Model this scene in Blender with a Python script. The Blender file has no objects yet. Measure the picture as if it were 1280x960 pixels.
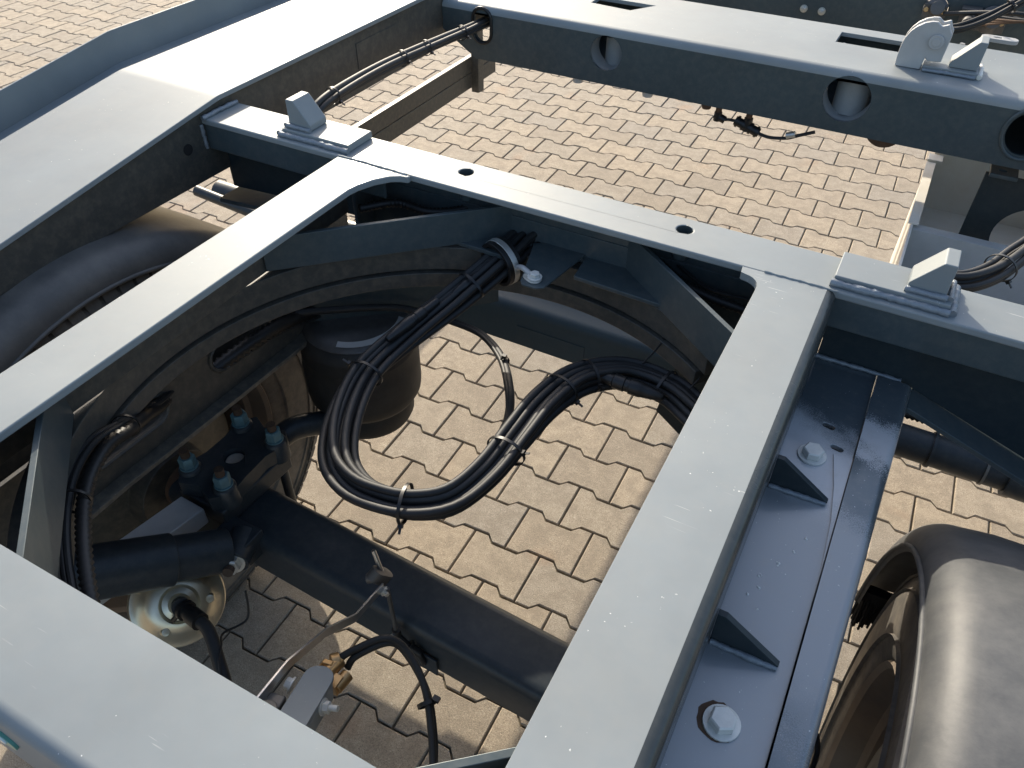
import bpy, bmesh, math, random
from mathutils import Vector, Matrix
from mathutils.geometry import tessellate_polygon
random.seed(7)
R = math.radians
PI = math.pi
scene = bpy.context.scene
COL = scene.collection

# ------------------------------------------------------------------ camera
CAMP = Vector((0, 0, 1.79))
FPX = 978.8
cam = bpy.data.cameras.new("camera")
camo = bpy.data.objects.new("camera", cam)
COL.objects.link(camo)
cam.sensor_fit = 'HORIZONTAL'
cam.sensor_width = 36.0
cam.lens = 36.0 * FPX / 1280.0
cam.clip_start = 0.02
cam.clip_end = 500
fwd = Vector((-0.34458, 0.65852, -0.66903))
fwd.normalize()
PITCH, AZ, ROLL = R(41.992), R(117.623), R(0.4785 / math.cos(R(41.99)))
fwd = Vector((math.cos(PITCH) * math.cos(AZ), math.cos(PITCH) * math.sin(AZ), -math.sin(PITCH)))
rt = fwd.cross(Vector((0, 0, 1))).normalized()
dn = fwd.cross(rt)
# image right axis carries a small upward component (camera rolled)
rt2 = rt * math.cos(ROLL) - dn * math.sin(ROLL)
dn2 = fwd.cross(rt2)
m = Matrix((rt2, -dn2, -fwd)).transposed()
camo.matrix_world = Matrix.Translation(CAMP) @ m.to_4x4()
scene.camera = camo

# ------------------------------------------------------------------ light
SUN_AZ, SUN_EL = R(129.8), R(27.2)
w = bpy.data.worlds.new("World")
scene.world = w
w.use_nodes = True
nt = w.node_tree
sky = nt.nodes.new('ShaderNodeTexSky')
sky.sky_type = 'NISHITA'
sky.sun_disc = False
sky.sun_elevation = SUN_EL
sky.sun_rotation = PI / 2 - SUN_AZ
sky.air_density = 1.0
sky.dust_density = 3.0
nt.nodes['Background'].inputs[1].default_value = 0.15
nt.links.new(sky.outputs[0], nt.nodes['Background'].inputs[0])
sl = bpy.data.lights.new("sun", 'SUN')
sl.energy = 3.3
sl.angle = R(0.5)
sl.color = (1.0, 0.91, 0.75)
so = bpy.data.objects.new("sun", sl)
COL.objects.link(so)
sd = Vector((math.cos(SUN_EL) * math.cos(SUN_AZ), math.cos(SUN_EL) * math.sin(SUN_AZ), math.sin(SUN_EL)))
so.rotation_euler = sd.to_track_quat('Z', 'Y').to_euler()
so.location = sd * 20
scene.view_settings.view_transform = 'Standard'
scene.view_settings.look = 'None'
scene.view_settings.exposure = 0.82
scene.view_settings.gamma = 1
scene.render.engine = 'CYCLES'

# ------------------------------------------------------------------ materials
def newmat(name):
    mt = bpy.data.materials.new(name)
    mt.use_nodes = True
    n = mt.node_tree
    return mt, n, n.nodes['Principled BSDF']

def N(n, t, **kw):
    x = n.nodes.new(t)
    for k, v in kw.items():
        setattr(x, k, v)
    return x

def noise(n, scale, detail=4, rough=.6, vec=None):
    x = N(n, 'ShaderNodeTexNoise')
    x.inputs['Scale'].default_value = scale
    x.inputs['Detail'].default_value = detail
    x.inputs['Roughness'].default_value = rough
    if vec is not None:
        n.links.new(vec, x.inputs['Vector'])
    return x.outputs['Fac']

def ramp(n, fac, stops):
    x = N(n, 'ShaderNodeValToRGB')
    e = x.color_ramp.elements
    while len(e) < len(stops):
        e.new(.5)
    for i, (p, c) in enumerate(stops):
        e[i].position = p
        e[i].color = (c[0], c[1], c[2], 1) if hasattr(c, '__len__') else (c, c, c, 1)
    n.links.new(fac, x.inputs[0])
    return x.outputs[0]

def mix(n, fac, a, b, mode='MIX'):
    x = N(n, 'ShaderNodeMix', data_type='RGBA', blend_type=mode)
    if isinstance(fac, (int, float)):
        x.inputs[0].default_value = fac
    else:
        n.links.new(fac, x.inputs[0])
    for s, v in ((6, a), (7, b)):
        if hasattr(v, 'is_linked'):
            n.links.new(v, x.inputs[s])
        else:
            x.inputs[s].default_value = (v[0], v[1], v[2], 1)
    return x.outputs[2]

def bump(n, b, h, strength=.2, dist=.002):
    x = N(n, 'ShaderNodeBump')
    x.inputs['Strength'].default_value = strength
    x.inputs['Distance'].default_value = dist
    n.links.new(h, x.inputs['Height'])
    n.links.new(x.outputs[0], b.inputs['Normal'])

def objvec(n):
    return N(n, 'ShaderNodeNewGeometry').outputs['Position']

def metal_paint(name, col, dust=(.30, .27, .23), rough=.34, dusty=.35, metallic=.35, speck=.0, scr=True, spec=.35):
    """grey vehicle paint with a thin film of dust, faint orange peel and fine scratches"""
    mt, n, b = newmat(name)
    v = objvec(n)
    n1 = noise(n, 5, 5, .6, v)
    n2 = noise(n, 60, 6, .7, v)
    dark = [c * .82 for c in col]
    c = mix(n, ramp(n, n1, [(.3, 0), (.7, 1)]), dark, col)
    dm = N(n, 'ShaderNodeMath', operation='MULTIPLY')
    n.links.new(ramp(n, n2, [(.42, 0), (.8, 1)]), dm.inputs[0])
    dm.inputs[1].default_value = dusty
    c = mix(n, dm.outputs[0], c, dust)
    if speck:
        n3 = noise(n, 900, 3, .7, v)
        n4 = noise(n, 7, 3, .5, v)
        sp = N(n, 'ShaderNodeMath', operation='MULTIPLY')
        n.links.new(ramp(n, n3, [(.54, 0), (.62, 1)]), sp.inputs[0])
        n.links.new(ramp(n, n4, [(.46, 0), (.60, 1)]), sp.inputs[1])
        sp2 = N(n, 'ShaderNodeMath', operation='MULTIPLY')
        n.links.new(sp.outputs[0], sp2.inputs[0])
        sp2.inputs[1].default_value = speck
        c = mix(n, sp2.outputs[0], c, (.42, .43, .46))
    if scr:
        mp = N(n, 'ShaderNodeMapping')
        mp.inputs['Scale'].default_value = (20, 420, 30)
        mp.inputs['Rotation'].default_value = (0, 0, R(14))
        n.links.new(v, mp.inputs[0])
        n5 = noise(n, 1, 1, .4, mp.outputs[0])
        n6 = noise(n, 9, 2, .5, v)
        sc = N(n, 'ShaderNodeMath', operation='MULTIPLY')
        n.links.new(ramp(n, n5, [(.745, 0), (.78, 1)]), sc.inputs[0])
        n.links.new(ramp(n, n6, [(.575, 0), (.64, 1)]), sc.inputs[1])
        scm = N(n, 'ShaderNodeMath', operation='MULTIPLY'); n.links.new(sc.outputs[0], scm.inputs[0]); scm.inputs[1].default_value = .45
        c = mix(n, scm.outputs[0], c, (.60, .60, .58))
        ch = N(n, 'ShaderNodeMath', operation='MULTIPLY')
        n.links.new(ramp(n, noise(n, 230, 2, .5, v), [(.735, 0), (.765, 1)]), ch.inputs[0])
        n.links.new(ramp(n, noise(n, 11, 2, .5, v), [(.50, 0), (.58, 1)]), ch.inputs[1])
        c = mix(n, ch.outputs[0], c, (.70, .70, .68))
        c = mix(n, ramp(n, noise(n, 2.3, 6, .7, v), [(.45, 0), (.75, .30)]), c, (.36, .35, .31))
    n.links.new(c, b.inputs['Base Color'])
    b.inputs['Metallic'].default_value = metallic
    rr = N(n, 'ShaderNodeMapRange')
    n.links.new(n1, rr.inputs[0])
    rr.inputs[3].default_value = rough - .05
    rr.inputs[4].default_value = rough + .09
    n.links.new(rr.outputs[0], b.inputs['Roughness'])
    b.inputs['Coat Weight'].default_value = .03
    b.inputs['Specular IOR Level'].default_value = spec
    b.inputs['Coat Roughness'].default_value = .12
    bump(n, b, noise(n, 38, 3, .5, v), .12, .0015)
    return mt

def spray_sheen_paint(name, bands, off):
    """gloss slate paint with uneven patches of dry grey overspray and a painted sky sheen along the part"""
    mt, n, b = newmat(name)
    v = objvec(n)
    sp = N(n, 'ShaderNodeSeparateXYZ'); n.links.new(v, sp.inputs[0])
    wob = noise(n, 9, 5, .6, v)
    fine = noise(n, 700, 3, .8, v)
    def madd(a, m_, c_):
        x = N(n, 'ShaderNodeMath', operation='MULTIPLY_ADD'); n.links.new(a, x.inputs[0]); x.inputs[1].default_value = m_
        if isinstance(c_, (int, float)): x.inputs[2].default_value = c_
        else: n.links.new(c_, x.inputs[2])
        return x.outputs[0]
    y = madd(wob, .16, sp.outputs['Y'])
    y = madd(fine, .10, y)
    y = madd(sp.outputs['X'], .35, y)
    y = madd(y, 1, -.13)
    # 0 = clean gloss, 1 = full overspray; b paints in reflected sky
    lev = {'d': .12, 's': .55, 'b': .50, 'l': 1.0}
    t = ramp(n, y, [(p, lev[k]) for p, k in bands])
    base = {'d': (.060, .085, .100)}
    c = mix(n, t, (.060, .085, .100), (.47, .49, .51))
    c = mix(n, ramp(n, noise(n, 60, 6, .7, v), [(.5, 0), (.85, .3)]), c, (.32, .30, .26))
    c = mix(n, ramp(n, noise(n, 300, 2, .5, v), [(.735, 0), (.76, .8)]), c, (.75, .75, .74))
    n.links.new(c, b.inputs['Base Color'])
    b.inputs['Metallic'].default_value = .35
    rr = N(n, 'ShaderNodeMapRange'); n.links.new(t, rr.inputs[0]); rr.inputs[3].default_value = .16; rr.inputs[4].default_value = .55
    n.links.new(rr.outputs[0], b.inputs['Roughness'])
    b.inputs['Coat Weight'].default_value = .5
    b.inputs['Coat Roughness'].default_value = .1
    bump(n, b, fine, .08, .0006)
    return mt

def simple(name, col, rough=.5, metallic=0, var=.25, scale=40, bmp=.15, dust=None, dustamt=.4):
    mt, n, b = newmat(name)
    v = objvec(n)
    n1 = noise(n, scale, 5, .65, v)
    c = mix(n, n1, [x * (1 - var) for x in col], [min(1, x * (1 + var)) for x in col])
    if dust:
        f = N(n, 'ShaderNodeMath', operation='MULTIPLY')
        n.links.new(ramp(n, noise(n, 14, 6, .7, v), [(.4, 0), (.75, 1)]), f.inputs[0])
        f.inputs[1].default_value = dustamt
        c = mix(n, f.outputs[0], c, dust)
    n.links.new(c, b.inputs['Base Color'])
    b.inputs['Roughness'].default_value = rough
    b.inputs['Metallic'].default_value = metallic
    if bmp:
        bump(n, b, noise(n, scale * 4, 3, .6, v), bmp, .001)
    return mt

M = {}
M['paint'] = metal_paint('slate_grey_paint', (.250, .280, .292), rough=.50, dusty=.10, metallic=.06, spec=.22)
M['web'] = metal_paint('shaded_slate_paint', (.066, .088, .096), rough=.34, dusty=.14, metallic=.15, scr=False)  # same slate paint darkened, shade of the upright faces put into its colour
M['tray'] = spray_sheen_paint('overspray_sky_sheen_tray_paint', [(.20, 's'), (.42, 's'), (.50, 'b'), (.74, 'b'), (.80, 'l'), (.895, 'l'), (.94, 'd'), (1.06, 'd')], 0)
M['sill'] = spray_sheen_paint('overspray_sky_sheen_sill_paint', [(.30, 'd'), (.42, 'd'), (.54, 'b'), (.76, 'b'), (.80, 'd'), (.905, 'd'), (.915, 'l'), (.975, 'l'), (.985, 'd'), (1.05, 'd')], 3.1)
M['bogie'] = metal_paint('dusty_black_frame_paint', (.070, .069, .062), dust=(.22, .19, .14), rough=.45, dusty=.4, metallic=.1, scr=False)
M['blackblue'] = metal_paint('blue_black_paint', (.024, .036, .042), dust=(.16, .15, .13), rough=.36, dusty=.12, metallic=.1, scr=False)
M['matteblue'] = metal_paint('deep_slate_satin_paint', (.048, .078, .098), dust=(.12, .12, .11), rough=.5, dusty=.15, metallic=.0, scr=False)
M['edgeweb'] = metal_paint('reflection_toned_edge_paint', (.075, .085, .085), rough=.24, dusty=.12, metallic=.45, scr=False)  # bend kept dark in colour, standing in for its reflections
M['flangedust'] = metal_paint('dusty_chipped_flange_paint', (.12, .115, .10), dust=(.30, .26, .20), rough=.5, dusty=.6, metallic=.1, scr=False)
M['axle'] = metal_paint('satin_black_axle_paint', (.030, .040, .048), dust=(.17, .16, .145), rough=.38, dusty=.16, metallic=.1, scr=False)
M['cable'] = simple('black_cable_sheath', (.012, .013, .014), .58, 0, .3, 30, .05, dust=(.05, .048, .044), dustamt=.3)
M['hose'] = simple('corrugated_black_conduit', (.015, .014, .013), .5, 0, .3, 60, .05)
M['tie'] = simple('black_nylon', (.012, .012, .012), .4, 0, .2, 60, 0)
M['greytie'] = simple('grey_nylon', (.14, .14, .13), .45, 0, .2, 60, 0)
M['rubber'] = simple('tyre_rubber', (.085, .078, .070), .85, 0, .3, 30, .4, dust=(.26, .22, .175), dustamt=.7)
M['bellows'] = simple('air_bag_rubber', (.014, .0145, .015), .62, 0, .3, 30, .2, dust=(.08, .07, .06), dustamt=.3)
M['fender'] = simple('black_plastic_mudguard', (.070, .073, .075), .55, 0, .2, 20, .3, dust=(.17, .165, .155), dustamt=.6)
M['fender_dust'] = simple('dusty_plastic_mudguard', (.10, .098, .092), .52, 0, .2, 14, .2, dust=(.20, .185, .16), dustamt=.5)
M['zinc'] = simple('zinc_plated_steel', (.62, .62, .58), .38, .75, .2, 80, .2)
M['flake'] = simple('zinc_flake_bolt', (.66, .66, .62), .5, .3, .15, 120, .3)
M['blue'] = simple('blue_plated_nut', (.10, .215, .26), .5, .3, .3, 90, .3, dust=(.12, .11, .10), dustamt=.5)
M['stud'] = simple('rusty_stud_end', (.07, .045, .03), .8, .1, .4, 120, .4)
M['gold'] = simple('yellow_passivated_steel', (.58, .54, .42), .32, .8, .15, 25, .1, dust=(.35, .30, .22), dustamt=.35)
M['brass'] = simple('brass_fitting', (.50, .32, .15), .4, .8, .25, 60, .2)
M['rust'] = simple('rusty_cast_iron', (.10, .058, .035), .85, .1, .5, 40, .6)
M['rim'] = simple('dusty_bronze_rim', (.17, .135, .105), .6, .2, .25, 30, .3, dust=(.22, .17, .13), dustamt=.5)
M['armlight'] = simple('pale_grey_spring_arm', (.46, .47, .46), .5, .1, .15, 40, .3)
M['steel'] = simple('bright_steel', (.58, .57, .55), .3, .9, .2, 80, .2)
M['darksteel'] = simple('dull_dark_steel', (.12, .115, .11), .5, .5, .3, 80, .3)
M['cream'] = simple('cream_white_paint', (.80, .76, .68), .5, 0, .08, 12, .3, dust=(.60, .50, .36), dustamt=.3)
M['hookgrey'] = simple('pale_grey_cast_paint', (.42, .42, .41), .42, 0, .12, 40, .3)
M['weld'] = simple('painted_weld_bead', (.22, .25, .28), .35, .35, .3, 200, .9)
M['sticker'] = simple('white_reflector', (.85, .87, .85), .25, 0, .05, 40, 0)
M['teal'] = simple('teal_reflector_edge', (.10, .30, .24), .3, 0, .05, 40, 0)
M['straw'] = simple('straw_litter', (.20, .15, .08), .9, 0, .4, 90, 0)
M['black'] = simple('black_brush', (.010, .010, .010), .9, 0, .2, 90, 0)
M['tubelining'] = simple('grey_primer', (.30, .31, .31), .5, .1, .15, 40, .2)

# pavers
def paver_mat():
    mt, n, b = newmat('concrete_paver')
    v = objvec(n)
    oi = N(n, 'ShaderNodeObjectInfo').outputs['Random']
    ri = N(n, 'ShaderNodeNewGeometry').outputs['Random Per Island']
    ad = N(n, 'ShaderNodeMath', operation='ADD')
    n.links.new(oi, ad.inputs[0]); n.links.new(ri, ad.inputs[1])
    fr = N(n, 'ShaderNodeMath', operation='FRACT')
    n.links.new(ad.outputs[0], fr.inputs[0])
    c = ramp(n, fr.outputs[0], [(0, (.315, .262, .200)), (.25, (.385, .315, .232)), (.5, (.430, .350, .255)), (.75, (.375, .318, .245)), (1, (.335, .292, .238))])
    # broad stains over the yard
    c = mix(n, ramp(n, noise(n, 1.3, 4, .6, v), [(.35, .0), (.75, .35)]), c, (.30, .262, .215), 'MIX')
    # grit
    g = noise(n, 330, 4, .8, v)
    c = mix(n, ramp(n, g, [(.36, .9), (.48, 0)]), c, (.14, .11, .08))
    c = mix(n, ramp(n, g, [(.56, 0), (.66, .75)]), c, (.66, .58, .45))
    c = mix(n, ramp(n, noise(n, 17, 6, .8, v), [(.42, .45), (.56, 0)]), c, (.20, .165, .125))
    c = mix(n, ramp(n, noise(n, 34, 4, .8, v), [(.66, 0), (.72, .6)]), c, (.60, .55, .46))
    g2 = noise(n, 60, 5, .75, v)
    c = mix(n, ramp(n, g2, [(.50, 0), (.80, .5)]), c, (.23, .18, .135))
    # rusty tint
    c = mix(n, ramp(n, noise(n, 3.1, 2, .5, v), [(.66, 0), (.80, .45)]), c, (.45, .24, .12))
    n.links.new(c, b.inputs['Base Color'])
    b.inputs['Roughness'].default_value = .85
    bump(n, b, noise(n, 220, 5, .85, v), .8, .0018)
    return mt
M['paver'] = paver_mat()
M['joint'] = simple('mossy_joint_sand', (.125, .107, .075), .95, 0, .45, 60, .6, dust=(.15, .12, .08), dustamt=.5)

# ------------------------------------------------------------------ mesh helpers
class MB:
    def __init__(s):
        s.v = []; s.f = []; s.mi = []
        s.mat = 0
    def add(s, vs, fs, T=None):
        o = len(s.v)
        for p in vs:
            p = Vector(p)
            s.v.append(T @ p if T is not None else p)
        for f in fs:
            s.f.append([i + o for i in f]); s.mi.append(s.mat)
        return s
    def box(s, x0, x1, y0, y1, z0, z1, T=None):
        vs = [(x, y, z) for x in (x0, x1) for y in (y0, y1) for z in (z0, z1)]
        fs = [(0, 1, 3, 2), (4, 6, 7, 5), (0, 4, 5, 1), (2, 3, 7, 6), (0, 2, 6, 4), (1, 5, 7, 3)]
        return s.add(vs, fs, T)
    def prism(s, outline, a, b, axis='z', holes=(), T=None):
        """outline and holes are 2D loops; extruded from a to b along axis"""
        def mk(p, h):
            if axis == 'z': return (p[0], p[1], h)
            if axis == 'y': return (p[0], h, p[1])
            return (h, p[0], p[1])
        loops = [list(outline)] + [list(h) for h in holes]
        flat = [p for l in loops for p in l]
        n = len(flat)
        tris = tessellate_polygon([[Vector((p[0], p[1], 0)) for p in l] for l in loops]) if (holes or len(outline) > 4) else None
        vs = [mk(p, a) for p in flat] + [mk(p, b) for p in flat]
        fs = []
        if tris is None:
            fs += [tuple(range(len(outline))), tuple(n + i for i in range(len(outline)))]
        else:
            for t in tris:
                fs.append(tuple(t)); fs.append(tuple(n + i for i in t))
        k = 0
        for l in loops:
            m = len(l)
            for i in range(m):
                j = (i + 1) % m
                fs.append((k + i, k + j, n + k + j, n + k + i))
            k += m
        return s.add(vs, fs, T)
    def tube(s, pts, r, seg=10, cap=True, ribs=None, rz=None):
        pts = [Vector(p) for p in pts]
        n = len(pts)
        tg = []
        for i in range(n):
            t = (pts[min(i + 1, n - 1)] - pts[max(i - 1, 0)])
            tg.append(t.normalized() if t.length > 1e-9 else Vector((0, 0, 1)))
        up = Vector((0, 0, 1)) if abs(tg[0].z) < .9 else Vector((1, 0, 0))
        u = tg[0].cross(up).normalized()
        vs = []; fs = []
        for i in range(n):
            u = (u - tg[i] * u.dot(tg[i])).normalized()
            w_ = tg[i].cross(u)
            rr = r[i] if hasattr(r, '__len__') else r
            if ribs: rr *= (1 + ribs * (1 if i % 2 else -1))
            for k in range(seg):
                a = 2 * PI * k / seg
                vs.append(pts[i] + u * math.cos(a) * rr + w_ * math.sin(a) * rr)
        for i in range(n - 1):
            for k in range(seg):
                k2 = (k + 1) % seg
                fs.append((i * seg + k, i * seg + k2, (i + 1) * seg + k2, (i + 1) * seg + k))
        if cap:
            fs.append(tuple(range(seg))[::-1]); fs.append(tuple((n - 1) * seg + k for k in range(seg)))
        return s.add(vs, fs)
    def cyl(s, p0, p1, r, seg=20, r1=None):
        return s.tube([p0, p1], [r, r if r1 is None else r1], seg)
    def lathe(s, prof, c, axis, seg=48, a0=0, a1=2 * PI, ref=None, closed=False):
        """prof: (radius, height along axis)"""
        ax = Vector(axis).normalized()
        u = Vector(ref) if ref else (Vector((0, 0, 1)) if abs(ax.z) < .9 else Vector((1, 0, 0)))
        u = (u - ax * u.dot(ax)).normalized()
        w_ = ax.cross(u)
        full = abs(a1 - a0 - 2 * PI) < 1e-6
        ns = seg if full else seg + 1
        vs = []; fs = []
        for i in range(ns):
            a = a0 + (a1 - a0) * i / seg
            d = u * math.cos(a) + w_ * math.sin(a)
            for (r, h) in prof:
                vs.append(Vector(c) + d * r + ax * h)
        m_ = len(prof)
        for i in range(seg):
            j = (i + 1) % ns if full else i + 1
            for k in range(m_ - 1 + (1 if closed else 0)):
                k2 = (k + 1) % m_
                fs.append((i * m_ + k, j * m_ + k, j * m_ + k2, i * m_ + k2))
        if closed and not full:
            fs.append(tuple(range(m_))); fs.append(tuple((ns - 1) * m_ + k for k in range(m_)))
        return s.add(vs, fs)
    def build(s, name, mat, parent=None, bevel=0, smooth=False, seg=2, auto=None, label=None, T=None):
        me = bpy.data.meshes.new(name)
        vs = s.v if T is None else [T @ v for v in s.v]
        me.from_pydata([tuple(v) for v in vs], [], s.f)
        mats = mat if isinstance(mat, (list, tuple)) else [mat]
        for q in mats:
            me.materials.append(M[q] if isinstance(q, str) else q)
        if len(mats) > 1:
            me.polygons.foreach_set('material_index', s.mi)
        bm = bmesh.new(); bm.from_mesh(me)
        bmesh.ops.remove_doubles(bm, verts=bm.verts, dist=1e-6)
        bmesh.ops.recalc_face_normals(bm, faces=bm.faces)
        ang = R(auto if auto else 32)
        for e in bm.edges:
            if len(e.link_faces) == 2:
                e.smooth = e.calc_face_angle(0) < ang
        for f in bm.faces: f.smooth = True
        bm.to_mesh(me); bm.free()
        o = bpy.data.objects.new(name, me)
        COL.objects.link(o)
        if parent: o.parent = parent
        if bevel:
            b = o.modifiers.new('bevel', 'BEVEL')
            b.width = bevel; b.segments = seg; b.limit_method = 'ANGLE'; b.angle_limit = R(35)
            b.harden_normals = True
        if label: o['label'] = label
        return o

def catmull(P, n=10):
    P = [Vector(p) for p in P]
    out = []
    for i in range(len(P) - 1):
        p0 = P[max(i - 1, 0)]; p1 = P[i]; p2 = P[i + 1]; p3 = P[min(i + 2, len(P) - 1)]
        for k in range(n):
            t = k / n
            out.append(.5 * ((2 * p1) + (-p0 + p2) * t + (2 * p0 - 5 * p1 + 4 * p2 - p3) * t * t + (-p0 + 3 * p1 - 3 * p2 + p3) * t ** 3))
    out.append(P[-1])
    return out

def resample(pts, step):
    out = [pts[0]]; acc = 0
    for a, b in zip(pts[:-1], pts[1:]):
        L = (b - a).length
        while acc + L >= step:
            t = (step - acc) / L
            a = a.lerp(b, t); out.append(a.copy()); L = (b - a).length; acc = 0
        acc += L
    return out

def circle2(cx, cy, rx, ry=None, n=24, a0=0):
    ry = rx if ry is None else ry
    return [(cx + rx * math.cos(a0 + 2 * PI * i / n), cy + ry * math.sin(a0 + 2 * PI * i / n)) for i in range(n)]

def stadium(cx, cy, w_, h_, n=8, rot=0):
    """rounded slot, w_ x h_"""
    r = min(w_, h_) / 2
    pts = []
    if w_ >= h_:
        d = w_ / 2 - r
        cs = [(d, -PI / 2), (-d, PI / 2)]
        for (dx, a) in cs:
            for i in range(n + 1):
                pts.append((dx + r * math.cos(a + PI * i / n), r * math.sin(a + PI * i / n)))
    else:
        d = h_ / 2 - r
        for (dy, a) in ((d, 0), (-d, PI)):
            for i in range(n + 1):
                pts.append((r * math.cos(a + PI * i / n), dy + r * math.sin(a + PI * i / n)))
    c, s_ = math.cos(rot), math.sin(rot)
    return [(cx + x * c - y * s_, cy + x * s_ + y * c) for x, y in pts]

def arc(cx, cy, r, a0, a1, n=8):
    return [(cx + r * math.cos(R(a0 + (a1 - a0) * i / n)), cy + r * math.sin(R(a0 + (a1 - a0) * i / n))) for i in range(n + 1)]

def empty(name, loc=(0, 0, 0), label=None, cat=None, group=None, parent=None):
    o = bpy.data.objects.new(name, None)
    o.empty_display_size = .1
    COL.objects.link(o); o.location = loc
    if label: o['label'] = label
    if cat: o['category'] = cat
    if group: o['group'] = group
    if parent: o.parent = parent
    return o

# ------------------------------------------------------------------ the paved yard
PA = R(1.2)                       # the paving runs 1.2 degrees off the trailer's axis
PC = Vector((1.0967, -1.8082, 0))
ca, sa = math.cos(-1.2 * PI / 180), math.sin(-1.2 * PI / 180)
Mp = Matrix(((ca, sa, 0), (-sa, ca, 0), (0, 0, 1)))   # paving coords -> trailer coords
c2 = Mp @ PC
PITCHX, PITCHY = .2, .14059
def pav(u, v):
    q = Mp @ Vector((u * PITCHX, -v * PITCHY, 0))
    return Vector((q.x - c2.x, q.y - c2.y, 0))
rotp = math.atan2((Mp @ Vector((1, 0, 0))).y, (Mp @ Vector((1, 0, 0))).x)

def paver_geo(seed=0):
    g = .0024; a = .0105; h = PITCHY / 2; hw = PITCHX / 2
    top = [(-hw + g, h + a - g), (-.060, h + a - g), (-.0405, h - a - g), (.0405, h - a - g), (.060, h + a - g), (hw - g, h + a - g)]
    o = top + [(-x, -y) for x, y in top]
    n = len(o)
    ins = []
    for x, y in o:
        ins.append((x * .972, y - .0028 * (1 if y > 0 else -1)))
    rnd = random.Random(seed)
    vs = [(x, y, -.03) for x, y in o] + [(x + rnd.uniform(-.0006, .0006), y + rnd.uniform(-.0006, .0006), -.0035) for x, y in o] + [(x, y, 0) for x, y in ins]
    fs = []
    for i in range(n):
        j = (i + 1) % n
        fs.append((i, j, n + j, n + i)); fs.append((n + i, n + j, 2 * n + j, 2 * n + i))
    # top: centre strip and two heads
    T_ = [2 * n + i for i in range(n)]
    fs.append((T_[0], T_[1], T_[10], T_[11])); fs.append((T_[1], T_[2], T_[9], T_[10]))
    fs.append((T_[2], T_[3], T_[8], T_[9])); fs.append((T_[3], T_[4], T_[7], T_[8])); fs.append((T_[4], T_[5], T_[6], T_[7]))
    return vs, fs

pavement = MB()
S = 60
# joint bed under the laid field, and plain concrete yard beyond it out to the horizon
pavement.add([(-9, -2.5, -.0075), (5, -2.5, -.0075), (5, 10, -.0075), (-9, 10, -.0075)], [(0, 1, 2, 3)])
pv = pavement.build('pavement', 'joint')
pv['kind'] = 'structure'
yard = MB()
yard.add([(-S, -S, -.0115), (S, -S, -.0115), (S, S, -.0115), (-S, S, -.0115)], [(0, 1, 2, 3)])
yo = yard.build('ground', 'paver'); yo['kind'] = 'structure'

variants = []
for k in range(4):
    b_ = MB(); b_.add(*paver_geo(k))
    me = bpy.data.meshes.new('paver')
    me.from_pydata([tuple(v) for v in b_.v], [], b_.f)
    me.materials.append(M['paver'])
    bm = bmesh.new(); bm.from_mesh(me); bmesh.ops.recalc_face_normals(bm, faces=bm.faces); bm.to_mesh(me); bm.free()
    variants.append(me)

def to_px(p):
    d = Vector(p) - CAMP
    z = d.dot(fwd)
    if z < .05: return (-9999, -9999)
    return (640 + FPX * d.dot(rt2) / z, 480 + FPX * d.dot(dn2) / z)
# parts of the yard the trailer leaves open to view; these pavers become objects of their own
OPEN = [((600, 90), (1170, 195), (1120, 335), (480, 175)), ((380, 640), (560, 400), (870, 500), (730, 800)),
        ((200, 790), (330, 700), (690, 900), (480, 960)), ((0, 0), (230, 0), (100, 60), (0, 110)),
        ((1140, 490), (1290, 560), (1150, 660), (1040, 850)), ((400, 150), (470, 110), (570, 60), (560, 90), (460, 170)),
        ((200, 240), (330, 240), (300, 290))]
def inside(p, poly):
    r_ = False
    for i in range(len(poly)):
        (x0, y0), (x1, y1) = poly[i - 1], poly[i]
        if (y0 > p[1]) != (y1 > p[1]) and p[0] < (x1 - x0) * (p[1] - y0) / (y1 - y0) + x0: r_ = not r_
    return r_
cells = []
for v_ in range(-60, 31):
    for ui in range(-60, 40):
        u_ = ui + (v_ % 2) / 2
        p = pav(u_, v_)
        if -8.8 < p.x < 4.8 and -2.3 < p.y < 9.8: cells.append(p)
vis = []
for p in cells:
    q = to_px(p)
    if any(inside(q, o) for o in OPEN): vis.append(p)
vis.sort(key=lambda p: (p - CAMP).length)
single = set(id(p) for p in vis[:299])
st = MB()
rnd = random.Random(3)
for p in cells:
    tz = rnd.uniform(-.0012, .0006); rx, ry = rnd.uniform(-.006, .006), rnd.uniform(-.004, .004)
    T = Matrix.Translation((p.x, p.y, tz)) @ Matrix.Rotation(rotp, 4, 'Z') @ Matrix.Rotation(rx, 4, 'X') @ Matrix.Rotation(ry, 4, 'Y')
    k = rnd.randrange(4)
    if rnd.random() < .5: T = T @ Matrix.Rotation(PI, 4, 'Z')
    if id(p) in single:
        o = bpy.data.objects.new('paver', variants[k])
        COL.objects.link(o); o.parent = pv; o.matrix_local = T
    else:
        me = variants[k]
        st.add([v.co for v in me.vertices], [tuple(f.vertices) for f in me.polygons], T)
me = bpy.data.meshes.new('pavers')
me.from_pydata([tuple(v) for v in st.v], [], st.f)
me.materials.append(M['paver'])
o = bpy.data.objects.new('paver_field', me); COL.objects.link(o); o.parent = pv; o['kind'] = 'stuff'

# ------------------------------------------------------------------ the trailer
TR = empty('trailer', (0, 0, 0), 'slate grey steel trailer chassis with axle, wheels and mudguards, standing on tan paving', 'trailer')
H = 1.15
XC = -.455

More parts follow.
